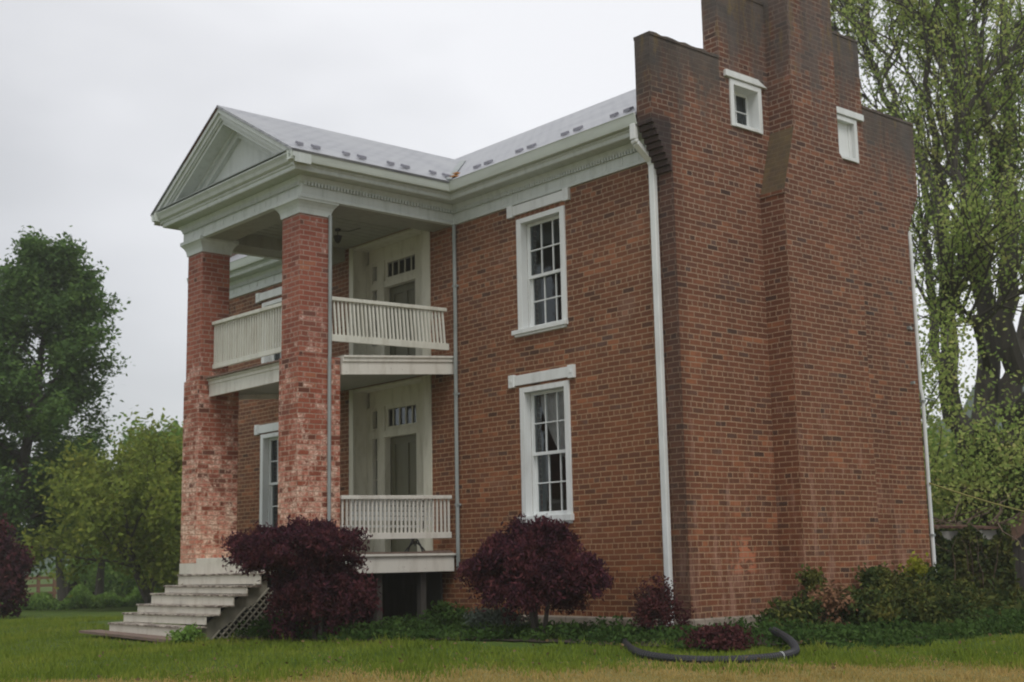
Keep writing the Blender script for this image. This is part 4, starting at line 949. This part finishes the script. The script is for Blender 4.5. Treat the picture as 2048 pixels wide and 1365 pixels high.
def red_maple(label, x, y, parts, n, seed, stems):
    # parts: (lateral offset to photo right, height of centre above ground, radius, half height, share)
    rng = np.random.default_rng(seed); z = float(ground_z(x, y)); t = empty('japanese_maple', (x, y, z), label, 'shrub'); P = []; mb = MB()
    for lat, hc, rx, rz, sh in parts:
        c = np.array([x+rgt[0]*lat, y+rgt[1]*lat, z+hc]); m_ = int(n*sh)
        # drooping sprays on the outside
        ns = int(150*sh)+20
        for k in range(ns):
            d = rng.normal(size=3); d /= np.linalg.norm(d); d[2] = d[2]*0.8+0.25
            e = c+d*np.array([rx, rx, rz])*rng.uniform(0.62, 1.04); out = np.array([d[0], d[1], 0])*rx*0.22; drop = rz*rng.uniform(0.15, 0.5)
            s_ = rng.uniform(0, 1, (max(8, int(m_*0.75/ns)), 1)); B = e+out*s_+np.array([0, 0, -1.0])*drop*s_*s_; P.append(B+rng.normal(size=B.shape)*np.array([0.055, 0.055, 0.030]))
            if k % 5 == 0:
                p1 = np.array([x, y, z+hc*0.75]); mb.tube([p1, 0.5*(p1+e)+np.array([0, 0, .04]), e, e+out-np.array([0, 0, drop])], [0.013, 0.010, 0.006, 0.003], 4, cap=False)
        P.append(blob(rng, int(m_*0.35), c, (rx*0.85, rx*0.85, rz*0.85), 40, 0.18, 0.2, 1.0))
    P = np.concatenate(P); P = P[P[:, 2] > z+0.05]
    leaf_mesh('foliage', P, M['leaf_red'], t, rng, 0.033, 0.34, 0.0, droop=(0, 0, -0.45))
    for k in range(stems):
        a = k*2.1+seed; mb.tube([(x+math.cos(a)*.04, y+math.sin(a)*.04, z-.1), (x+math.cos(a)*.12, y+math.sin(a)*.12, z+0.35), (x+math.cos(a)*.22, y+math.sin(a)*.22, z+parts[0][1]+0.1)], [0.035, 0.028, 0.014], 7, cap=False)
    mb.build('stem', M['bark'], t, fix=False)
red_maple('dark red Japanese maple arching over the foot of the portico column, beside the wooden steps', -3.66, -3.09, [(-0.30, 1.18, 0.80, 0.38, 0.52), (-0.02, 0.62, 0.56, 0.60, 0.40), (0.45, 0.50, 0.26, 0.34, 0.08)], 40000, 31, 3)
red_maple('rounded dark red Japanese maple below the two front windows', -1.18, -1.50, [(-0.02, 0.76, 0.79, 0.58, 0.72), (-0.06, 1.12, 0.48, 0.36, 0.28)], 40000, 32, 3)
shrub('barberry_bush', 'small twiggy dark purple bush at the foot of the white downspout by the house corner', 0.02, -0.62, 0.34, 0.74, M['leaf_barberry'], 5200, 0.022, 33, clumps=70, sig=0.16, stems=16, low=0.8, zc=0.5, sr=0.008, shell=0.2)
shrub('barberry_bush', 'low dark red bush sprawling behind the black drain pipe', 1.62, -1.30, 0.36, 0.24, M['leaf_barberry'], 3200, 0.026, 34, clumps=40, low=0.4, zc=0.3, stems=5, sr=0.008, sig=0.2)
# evergreen and ivy mass along the gable wall
for k, (x, y, rd, h, mt, lab, n) in enumerate([
    (0.75, 1.05, 0.40, 0.42, 'leaf_ivy', 'low ivy-covered shrub against the gable wall just right of the house corner', 5000),
    (1.05, 2.05, 0.48, 0.60, 'leaf_ivy', 'dark evergreen shrub at the foot of the chimney', 6500),
    (0.95, 3.05, 0.55, 0.86, 'leaf_ivy', 'tallest dark evergreen shrub of the row under the gable wall', 8000),
    (0.80, 3.95, 0.52, 0.80, 'leaf_ivy', 'rounded dark evergreen shrub right of the tallest one under the gable wall', 7500),
    (0.75, 4.60, 0.45, 0.62, 'leaf_ivy', 'dark evergreen shrub by the back corner of the gable wall', 6500),
    (1.55, 3.0, 0.5, 0.45, 'leaf_ivy', 'low spreading evergreen in front of the tallest shrub', 5000)]):
    shrub('evergreen_shrub', lab, x, y, rd, h, M[mt], n, 0.034, 40+k, clumps=55, sig=0.17, low=0.8, zc=0.45, group='evergreen shrubs under the gable wall', sr=0.012, shell=0.35)
shrub('forsythia_shoots', 'spray of yellow-green leaves growing out of the evergreen shrubs', 1.0, 3.50, 0.15, 0.95, M['leaf_yellow'], 380, 0.034, 51, clumps=12, sig=0.3, low=0.2, zc=0.78, stems=4, sr=0.006)
shrub('climbing_vine', 'small green and rusty vine climbing the brick at the chimney foot', 0.55, 1.72, 0.20, 0.78, M['leaf_ivy'], 1300, 0.034, 52, clumps=16, sig=0.25, low=0.9, zc=0.6, stems=4, sr=0.006)
shrub('dry_fern', 'clump of dry orange-brown foliage between the evergreen shrubs', 0.95, 1.55, 0.30, 0.55, plain('dry_leaf', (0.20, 0.10, 0.05), 0.9), 900, 0.034, 53, clumps=16, sig=0.3, low=0.9, zc=0.5, stems=4, sr=0.006)
shrub('lavender_bush', 'pale grey-green bushy plant between the two Japanese maples', -2.15, -1.35, 0.42, 0.42, M['leaf_grey'], 2600, 0.026, 54, clumps=30, sig=0.2, low=0.5, zc=0.35, stems=5, sr=0.006)
shrub('climbing_rose', 'leafy dark green plant growing against the wall under the porch end', -4.0, -0.75, 0.30, 0.36, M['leaf_cover'], 1800, 0.034, 55, clumps=26, sig=0.22, low=0.7, zc=0.45, stems=5, sr=0.006)
shrub('garden_plant', 'dark bushy green plant at the foot of the lattice', -4.45, -3.25, 0.30, 0.36, M['leaf_cover'], 2000, 0.034, 56, clumps=26, sig=0.2, low=0.7, zc=0.4, stems=5, sr=0.006)
shrub('garden_plant', 'bright green weedy plant at the right end of the lowest step', -5.05, -4.28, 0.20, 0.22, M['leaf_bright'], 900, 0.034, 57, clumps=14, sig=0.25, low=0.5, zc=0.35, stems=5, sr=0.005)
# low ground cover in the bed round the house
def bed():
    rng = np.random.default_rng(60)
    n = 900; C_ = []
    while len(C_) < n:
        x = rng.uniform(-5.3, 3.4); y = rng.uniform(-4.2, 7.5)
        front = x < 0.6 and -3.3+0.28*(x+5)*0.35 < y < -0.15
        side = x > 0.1 and -2.2+max(0, x-1.2)*1.0 < y < 7.5 and x < 2.75
        fr = (-4.0 + 0.40*(x+5.3)) if x < 1.3 else -2.0+(x-1.3)*1.5
        if not (front or side) or y < fr or (x < 0.0 and y > -0.15) or (x < -4.7 and y > -2.9): continue
        C_.append((x, y))
    C_ = np.array(C_); P = []
    for (x, y) in C_:
        h = rng.uniform(0.05, 0.17)*(1.5 if rng.uniform() < 0.2 else 1.0); k = 40
        q = rng.normal(size=(k, 3))*np.array([0.13, 0.13, 0.0]); q[:, 2] = rng.uniform(0, 1, k)**0.7*h
        P.append(q+np.array([x, y, float(ground_z(x, y))]))
    o = leaf_mesh('bed_plants', np.concatenate(P), M['leaf_cover'], None, rng, 0.032, 0.5)
    tag(o, 'low leafy green ground cover filling the bed along the house', 'ground cover', kind='stuff')
bed()
mb = MB(); pts = [(-5.2, -3.6), (-4.0, -3.35), (-2.6, -2.85), (-1.0, -2.3), (0.6, -1.8), (1.2, -1.5), (1.7, -0.9), (2.1, 0.4), (2.3, 2.0), (2.4, 7.5), (0.04, 7.5), (0.04, 0), (0, -0.05), (-4.7, -0.05), (-4.7, -2.9), (-5.2, -3.0)]
def drape(poly, name, mat, dz, label):
    def ins(x, y):
        c = False; j = len(poly)-1
        for i in range(len(poly)):
            (xi, yi), (xj, yj) = poly[i], poly[j]
            if (yi > y) != (yj > y) and x < (xj-xi)*(y-yi)/(yj-yi)+xi: c = not c
            j = i
        return c
    h = 0.12; V = {}; L_ = []; F = []
    def vid(i, j):
        if (i, j) not in V:
            x, y = i*h, j*h; V[(i, j)] = len(L_); L_.append((x, y, float(ground_z(x, y))+dz+0.006*math.sin(x*9)*math.sin(y*7)))
        return V[(i, j)]
    for i in range(-60, 30):
        for j in range(-40, 65):
            if ins((i+0.5)*h, (j+0.5)*h): F.append((vid(i, j), vid(i+1, j), vid(i+1, j+1), vid(i, j+1)))
    o = raw_mesh(name, L_, F, mat); tag(o, label, kind='structure')
drape(pts, 'flower_bed', M['mulch'], 0.018, 'dark soil bed running along the foot of the house')
# ------------------------------------------------------------------ grass
def grass():
    rng = np.random.default_rng(70)
    n = 230000; d = rng.uniform(9.5, 30, n)**1.0; u = rng.uniform(-60, 2110, n); keep = rng.uniform(0, 1, n) < (13/d)**0.6; d, u = d[keep], u[keep]
    base = np.array([fwd[0], fwd[1]]); base /= np.linalg.norm(base); rr_ = np.array([rgt[0], rgt[1]])
    lat = (u-1024)/FPX*d; x = CP[0]+base[0]*d+rr_[0]*lat; y = CP[1]+base[1]*d+rr_[1]*lat
    fr = np.where(x < 1.3, np.where(x > -5.4, -4.0+0.40*(x+5.3)*0.9, -2.9), -2.0+(x-1.3)*1.5)
    inbed = ((x > -5.6) & (x < 2.75) & (y > fr+0.35) & (y < 8)) | ((x < 0.05) & (x > -13) & (y > -2.9) & (y < 5.6)) | ((x > -8.4) & (x < -5.2) & (y > -4.4))
    x, y, d = x[~inbed], y[~inbed], d[~inbed]
    clump = np.sin(x*1.9+np.sin(y*1.3)*2)*np.sin(y*2.3+x*0.7)
    s = d+0.9*clump+rng.normal(size=len(d))*0.45
    h0 = np.clip(0.045+0.012*clump, 0.025, 0.07)
    z = ground_z(x, y)
    for nm, msk, mat, lab, hh in (('lawn_grass', s > 13.05, M['blade'], 'short green mown grass in front of the house', 1.0), ('dry_grass', s <= 13.05, M['dryblade'], 'yellowed dry grass along the near edge of the lawn', 0.55)):
        tall = 1+1.3*(np.sin(x[msk]*7.3+np.sin(y[msk]*3.1)*3)*np.sin(y[msk]*6.1+x[msk]*2.2) > 0.80)
        X, Y, Z, H = x[msk], y[msk], z[msk], h0[msk]*hh*tall*rng.uniform(0.6, 1.4, msk.sum()); k = len(X)
        a = rng.uniform(0, 6.283, k); w_ = 0.006+0.004*rng.uniform(0, 1, k); le = rng.normal(size=(k, 2))*0.4*H[:, None]
        V = np.stack([np.stack([X-np.cos(a)*w_, Y-np.sin(a)*w_, Z-0.01], 1), np.stack([X+np.cos(a)*w_, Y+np.sin(a)*w_, Z-0.01], 1), np.stack([X+le[:, 0], Y+le[:, 1], Z+H], 1)], 1).reshape(-1, 3)
        o = raw_mesh(nm, V, np.arange(3*k).reshape(k, 3), mat); tag(o, lab, 'grass', kind='stuff')
grass()
def tuft_band(name, label, pa, pb, width, n, hmin, hmax, mat, seed):
    rng = np.random.default_rng(seed); t = rng.uniform(0, 1, n); o_ = rng.normal(size=n)*width
    pa, pb = np.array(pa[:2]), np.array(pb[:2]); d = (pb-pa)/np.linalg.norm(pb-pa); nn = np.array([-d[1], d[0]])
    X = pa[0]+(pb[0]-pa[0])*t+nn[0]*o_; Y = pa[1]+(pb[1]-pa[1])*t+nn[1]*o_; Z = ground_z(X, Y); hh = (hmin+(hmax-hmin)*(0.5+0.5*np.sin(t*37)*np.sin(t*11)))*rng.uniform(0, 1, n)**0.6
    o = leaf_mesh(name, np.stack([X, Y, Z+hh], 1), mat, None, rng, 0.07, 0.4); tag(o, label, 'undergrowth', kind='stuff')
a_, b_ = at(-80, 1200, 47), at(420, 1200, 47); tuft_band('tall_weeds', 'strip of tall green weeds behind the left lawn', a_, b_, 1.6, 14000, 0.12, 0.75, M['leaf_bright'], 71)
a_, b_ = at(-80, 1200, 44.5), at(420, 1200, 44.5); tuft_band('hedge_bottom', 'dark low growth along the far edge of the left lawn', a_, b_, 0.5, 9000, 0.08, 0.42, M['leaf_maple'], 72)
a_, b_ = at(1800, 1200, 23.5), at(2200, 1200, 24.5); tuft_band('right_undergrowth', 'tangled low growth at the foot of the ivy-covered shed', a_, b_, 1.3, 12000, 0.05, 0.4, M['leaf_ivy'], 73)
def litter():
    rng = np.random.default_rng(75); n = 500; d = rng.uniform(12, 19, n); u = rng.uniform(200, 2100, n); lat = (u-1024)/FPX*d
    b_ = np.array([fwd[0], fwd[1]]); b_ /= np.linalg.norm(b_); x = CP[0]+b_[0]*d+rgt[0]*lat; y = CP[1]+b_[1]*d+rgt[1]*lat
    k = ~((x < 0.05) & (y > -0.1)) & ~((x > -8.4) & (x < -4.6) & (y > -4.5)); x, y = x[k], y[k]
    o = leaf_mesh('fallen_leaves', np.stack([x, y, ground_z(x, y)+rng.uniform(0.03, 0.07, len(x))], 1), plain('fallen_leaf', (0.17, 0.11, 0.05), 0.9), None, rng, 0.020, 0.7, 0.6)
    tag(o, 'scattered brown fallen leaves and flecks on the lawn and bed', 'fallen leaves', kind='stuff')
litter()
# ------------------------------------------------------------------ background bushes and woods
def bush_row(lst, group=None):
    for k, (px, dist, rd, h, mt, n, lab, sz) in enumerate(lst):
        p = at(px, 1140, dist); shrub('background_bush', lab, p[0], p[1], rd, h, M[mt], n, sz, 80+k+int(px), clumps=60, sig=0.16, low=0.9, zc=0.5, stems=4, sr=0.05, shell=0.3, group=group)
bush_row([(255, 66, 3.0, 3.2, 'leaf_bright', 9000, 'broad green bush beyond the fence, left of the steps', 0.14),
                                        (345, 60, 2.6, 3.4, 'leaf_maple', 9000, 'dark bush filling the gap between the olive tree and the column', 0.13),
          (1890, 44, 2.6, 4.6, 'leaf_bright', 14000, 'light green bush between the house and the big right-hand maple', 0.11),
          (1965, 50, 3.2, 4.2, 'leaf_crab', 13000, 'olive bush behind the trunks of the big maple', 0.12),
          (2060, 47, 3.2, 4.8, 'leaf_bright', 13000, 'light green bush cut off by the right edge', 0.12),
          (2000, 29, 1.3, 3.4, 'leaf_ivy', 7000, 'ivy-dark bush climbing the foot of the big maple trunk', 0.08)])
# far hill and woods
def ridge(name, px0, px1, dist, h, mat, seed, label):
    n = 60; mb = MB()
    for i in range(n+1):
        p = at(px0+(px1-px0)*i/n, 1120, dist); hh = h*(0.75+0.2*math.sin(i*0.21+seed)+0.05*math.sin(i*0.9)); q = at(px0+(px1-px0)*i/n, 1120, dist*1.5)
        g0 = at(px0+(px1-px0)*i/n, 1120, dist*0.7)
        mb.v += [(g0[0], g0[1], -1), (p[0], p[1], hh), (q[0], q[1], -1)]
    for i in range(n):
        a = 3*i; mb.f += [(a, a+3, a+4, a+1), (a+1, a+4, a+5, a+2)]
    o = mb.build(name, mat, smooth_=True, fix=False); tag(o, label, kind='structure')
fm = MT('far_wooded_hill', 0.95, 0.1); fm.color(fm.mix(fm.noise(0.05, 5), (0.10, 0.13, 0.11), (0.055, 0.085, 0.05)))
ridge('hills', 1500, 2500, 185, 25, fm.m, 1.0, 'distant wooded hill on the right')
ridge('hills', -600, 500, 180, 8, fm.m, 2.0, 'low far wooded rise on the left')
# ------------------------------------------------------------------ fence and gate on the left
def fence_run(name, label, pa, pb, n, rails, mat, h=1.25, pr=0.07):
    c = (pa+pb)/2; t = empty(name, (c[0], c[1], float(ground_z(c[0], c[1]))), label, 'fence')
    P = [pa+(pb-pa)*i/n for i in range(n+1)]
    for p in P:
        z = float(ground_z(p[0], p[1])); mb = MB(); mb.box(p[0]-pr, p[0]+pr, p[1]-pr, p[1]+pr, z-0.2, z+h+0.08); mb.build('post', mat, t)
    for r_ in rails:
        mb = MB()
        for a, b in zip(P, P[1:]):
            mb.bar((a[0], a[1], float(ground_z(a[0], a[1]))+r_), (b[0], b[1], float(ground_z(b[0], b[1]))+r_+rs.uniform(-.02, .02)), 0.04, 0.14)
        mb.build('rail', mat, t)
fence_run('rail_fence', 'three-rail brown wooden fence in the pasture on the left', at(-60, 1170, 72), at(140, 1170, 76), 6, (0.35, 0.75, 1.15), M['brownwood'])
gp = [at(155+15*i, 1170, 70) for i in range(4)]
t = empty('garden_gate', tuple(at(178, 1170, 70)[:2])+(-0.8,), 'short dark picket gate with wide posts under the left trees', 'gate')
for i, px in enumerate((142, 155, 168, 184, 200, 216)):
    p = at(px, 1170, 66); z = float(ground_z(p[0], p[1])); wd = 0.11 if i not in (0, 4) else 0.2
    mb = MB(); mb.box(p[0]-wd, p[0]+wd, p[1]-wd, p[1]+wd, z-0.1, z+1.28+0.05*(i % 2)); mb.build('post', M['darkpost'], t)
a, b = at(142, 1170, 66.3), at(216, 1170, 66.3); z = float(ground_z(a[0], a[1]))
for r_ in (0.45, 0.95): mb = MB(); mb.bar((a[0], a[1], z+r_), (b[0], b[1], z+r_), 0.05, 0.12); mb.build('rail', M['darkpost'], t)
# ------------------------------------------------------------------ ivy-grown block shed on the right
p = at(1935, 1200, 25.5); z = float(ground_z(p[0], p[1]))
d_ = np.array([rgt[0], rgt[1]]); d_ /= np.linalg.norm(d_); f_ = np.array([fwd[0], fwd[1]]); f_ /= np.linalg.norm(f_)
def L2(u, v_, h): return (p[0]+d_[0]*u+f_[0]*v_, p[1]+d_[1]*u+f_[1]*v_, z+h)
def obox(mb, u0, u1, v0, v1, h0, h1): mb.hexa([L2(u0, v0, h0), L2(u1, v0, h0), L2(u1, v1, h0), L2(u0, v1, h0), L2(u0, v0, h1), L2(u1, v0, h1), L2(u1, v1, h1), L2(u0, v1, h1)])
shed = empty('block_shed', (p[0], p[1], z), 'low whitewashed block shed smothered in ivy beside the house corner', 'shed')
mb = MB(); obox(mb, -1.1, 0.62, 0, 2.2, -0.3, 1.42); mb.build('wall', M['block'], shed)
mb = MB()
for k in range(6): u = -1.15+k*0.3; mb.hexa([L2(u, -0.12, 1.49-0.01*k), L2(u+0.28, -0.12, 1.49-0.01*k), L2(u+0.28, 2.3, 1.55), L2(u, 2.3, 1.55), L2(u, -0.12, 1.53-0.01*k), L2(u+0.28, -0.12, 1.53-0.01*k), L2(u+0.28, 2.3, 1.59), L2(u, 2.3, 1.59)])
mb.build('roof', M['shedroof'], shed)
rng = np.random.default_rng(90)
n = 15000; u = rng.uniform(-1.15, 0.80, n); h = rng.uniform(0, 1, n)**0.9*1.5; msk = (np.sin(u*9+1)*0.13+1.36 > h); u, h = u[msk], h[msk]
v_ = -0.08-np.abs(rng.normal(size=len(u)))*0.10-0.25*np.clip(1-h/1.2, 0, 1)*rng.uniform(0, 1, len(u))
P = np.stack([p[0]+d_[0]*u+f_[0]*v_, p[1]+d_[1]*u+f_[1]*v_, z+h], 1)
o = leaf_mesh('ivy', P, M['leaf_ivy'], None, rng, 0.05, 0.6); tag(o, 'dense dark ivy hanging over the front of the block shed', 'ivy')
mb = MB()
for k in range(26):
    u0 = rng.uniform(-1.1, 0.7); a = L2(u0, -0.1, 1.54); pts = [a]; q = np.array(a); dd_ = np.array([d_[0]*rng.normal()*0.2, d_[1]*rng.normal()*0.2, 0.0])+np.array([0, 0, rng.uniform(-0.12, 0.12)])
    for i in range(5): q = q+dd_+rng.normal(size=3)*0.05; pts.append(tuple(q))
    mb.tube(pts, [0.016, 0.014, 0.012, 0.009, 0.006, 0.004], 4, cap=False)
for k in range(9):
    u0 = rng.uniform(-1.05, 0.4); q = np.array(L2(u0, -0.38, 0.0)); pts = [tuple(q)]
    for i in range(6): q = q+np.array([d_[0]*rng.normal()*0.08, d_[1]*rng.normal()*0.08, 0.22]); pts.append(tuple(q))
    mb.tube(pts, [0.015, 0.013, 0.011, 0.01, 0.008, 0.006, 0.004], 4, cap=False)
o = mb.build('bare_vines', M['twig'], fix=False); tag(o, 'bare brown vine stems trailing over the ivy-covered shed', 'vine')
# dark board shed at the right edge
p = at(2062, 1200, 27.0); z = float(ground_z(p[0], p[1]))
barn = empty('board_shed', (p[0], p[1], z), 'dark weathered board shed with a slanting roof cut off by the right edge', 'shed')
mb = MB(); W2 = 0.62
prof = [(-W2, -0.3), (W2+1.2, -0.3), (W2+1.2, 1.15), (0.35, 1.72), (-W2, 1.05)]
vs = [L2(u, v_, h) for v_ in (0, 2.4) for u, h in prof]; mb.add(vs, [(0, 1, 2, 3, 4), (9, 8, 7, 6, 5)]+[(i, i+5, (i+1) % 5+5, (i+1) % 5) for i in range(5)])
for k in range(12): u = -W2+0.02+k*0.15; obox(mb, u, u+0.012, -0.012, 0.0, -0.2, 1.05+min(0.6, 0.69*max(0, k*0.15)))
mb.build('wall', M['shed'], barn)
mb = MB(); mb.hexa([L2(-0.80, -0.2, 0.90), L2(0.36, -0.2, 1.75), L2(0.36, 2.6, 1.75), L2(-0.80, 2.6, 0.90), L2(-0.80, -0.2, 0.97), L2(0.36, -0.2, 1.83), L2(0.36, 2.6, 1.83), L2(-0.80, 2.6, 0.97)])
mb.hexa([L2(0.362, -0.2, 1.75), L2(2.0, -0.2, 1.0), L2(2.0, 2.6, 1.0), L2(0.362, 2.6, 1.75), L2(0.362, -0.2, 1.83), L2(2.0, -0.2, 1.08), L2(2.0, 2.6, 1.08), L2(0.362, 2.6, 1.83)]); mb.build('roof', M['shedroof'], barn)
# ------------------------------------------------------------------ black corrugated drain pipe
ctrl = [(-0.13, -1.11, -0.20), (1.06, -2.16, -0.22), (1.75, -2.59, -0.24), (2.35, -2.66, -0.25), (2.71, -2.42, -0.25), (2.81, -1.96, -0.25), (2.81, -1.65, -0.23), (2.62, -1.35, -0.20), (2.32, -1.05, -0.15), (1.89, -0.65, -0.12), (1.54, -0.35, -0.10)]
pts = []
for i in range(len(ctrl)-1):
    p0, p1, p2, p3 = [np.array(ctrl[min(max(k, 0), len(ctrl)-1)]) for k in (i-1, i, i+1, i+2)]
    for k in range(24):
        t_ = k/24; q = 0.5*((2*p1)+(-p0+p2)*t_+(2*p0-5*p1+4*p2-p3)*t_*t_+(-p0+3*p1-3*p2+p3)*t_**3); pts.append(tuple(q))
mb = MB(); mb.tube(pts, [0.045 if k % 2 else 0.037 for k in range(len(pts))], 10); o = mb.build('drain_pipe', M['hose'], smooth_=False, fix=False); 
dp_ = empty('drain_hose', (pts[0][0], pts[0][1], pts[0][2]-0.05), 'long black corrugated drain hose curving across the edge of the bed', 'hose'); attach(o, dp_); o.name = 'tube'
mb = MB(); i = 128; mb.tube([pts[i], 0.6*np.array(pts[i])+0.4*np.array(pts[i+1])], 0.048, 10); mb.build('white_band', M['white'], dp_)
# ------------------------------------------------------------------ yellow cable to the right
a = np.array([0.06, G+0.02, 1.78]); b = at(2300, 1058, 34); pts = [tuple(a+(b-a)*t_-np.array([0, 0, 0.35*4*t_*(1-t_)*0.5])) for t_ in np.linspace(0, 1, 20)]
mb = MB(); mb.tube(pts, 0.014, 5); o = mb.build('cable', M['yellow'], fix=False); tag(o, 'thin yellow cable strung from the back corner of the house to the right', 'cable')
# ------------------------------------------------------------------ porch furniture and lamp
t = empty('garden_bench', (-5.15, -1.1, 0.875), 'white bench with black iron legs behind the lower porch railing', 'bench')
mb = MB()
for k in range(5): mb.box(-5.30+k*0.085, -5.23+k*0.085, -1.85, -0.35, 1.27, 1.295)
mb.build('seat', M['white'], t)
mb = MB()
for k in range(5): z = 1.36+k*0.075; mb.box(-4.87+k*0.006, -4.85+k*0.006, -1.85, -0.35, z, z+0.06)
mb.build('backrest', M['white'], t)
for y in (-1.72, -0.5):
    mb = MB()
    mb.tube([(-5.28, y, 0.88), (-5.22, y, 1.0), (-5.14, y, 1.08), (-5.08, y, 1.0), (-5.02, y, 1.08), (-4.95, y, 1.0), (-4.88, y, 0.88)], 0.014, 6)
    mb.tube([(-5.28, y, 1.26), (-5.24, y, 1.15), (-5.14, y, 1.08), (-5.0, y, 1.15), (-4.88, y, 1.26), (-4.86, y, 1.72)], 0.013, 6)
    for s in (-1, 1): mb.tube([(-5.08, y, 1.06), (-5.08+s*0.03, y+s*0.12, 0.96), (-5.08+s*0.02, y+s*0.2, 0.88)], 0.011, 5)
    mb.build('leg', M['black'], t)
t = empty('porch_lamp', (-6.62, -0.9, 6.2), 'small dark lamp hanging on a chain from the upper porch ceiling', 'lamp')
mb = MB(); mb.tube([(-6.62, -0.9, 6.2), (-6.62, -0.9, 6.17)], 0.05, 10); mb.tube([(-6.62, -0.9, 6.17), (-6.62, -0.9, 6.10)], 0.007, 5); mb.build('mount', M['black'], t)
mb = MB(); mb.tube([(-6.62, -0.9, 6.10), (-6.62, -0.9, 6.08), (-6.62, -0.9, 6.0), (-6.62, -0.9, 5.96)], [0.02, 0.075, 0.05, 0.02], 10); mb.build('lamp_shade', M['black'], t)
mb = MB(); mb.tube([(-6.62, -0.9, 6.17), (-6.45, -0.8, 6.14), (-6.25, -0.7, 6.17)], 0.006, 4); mb.build('chain', M['black'], t)

# ------------------------------------------------------------------ damp spring air, also added as a veil that lifts the darks
mb = MB(); hz = MB().box(-302, 62, -62, 302, -2.4, 30)
hm = bpy.data.materials.new('haze'); hm.use_nodes = True; t_ = hm.node_tree; t_.nodes.clear(); ho = t_.nodes.new('ShaderNodeOutputMaterial'); pv = t_.nodes.new('ShaderNodeVolumePrincipled')
pv.inputs['Color'].default_value = (0.98, 0.985, 0.99, 1); pv.inputs['Density'].default_value = 0.0010; pv.inputs['Anisotropy'].default_value = 0.2; t_.links.new(pv.outputs[0], ho.inputs['Volume'])
o = hz.build('haze', hm); tag(o, 'thin pale damp air doubling as an added veil over the view', kind='stuff')
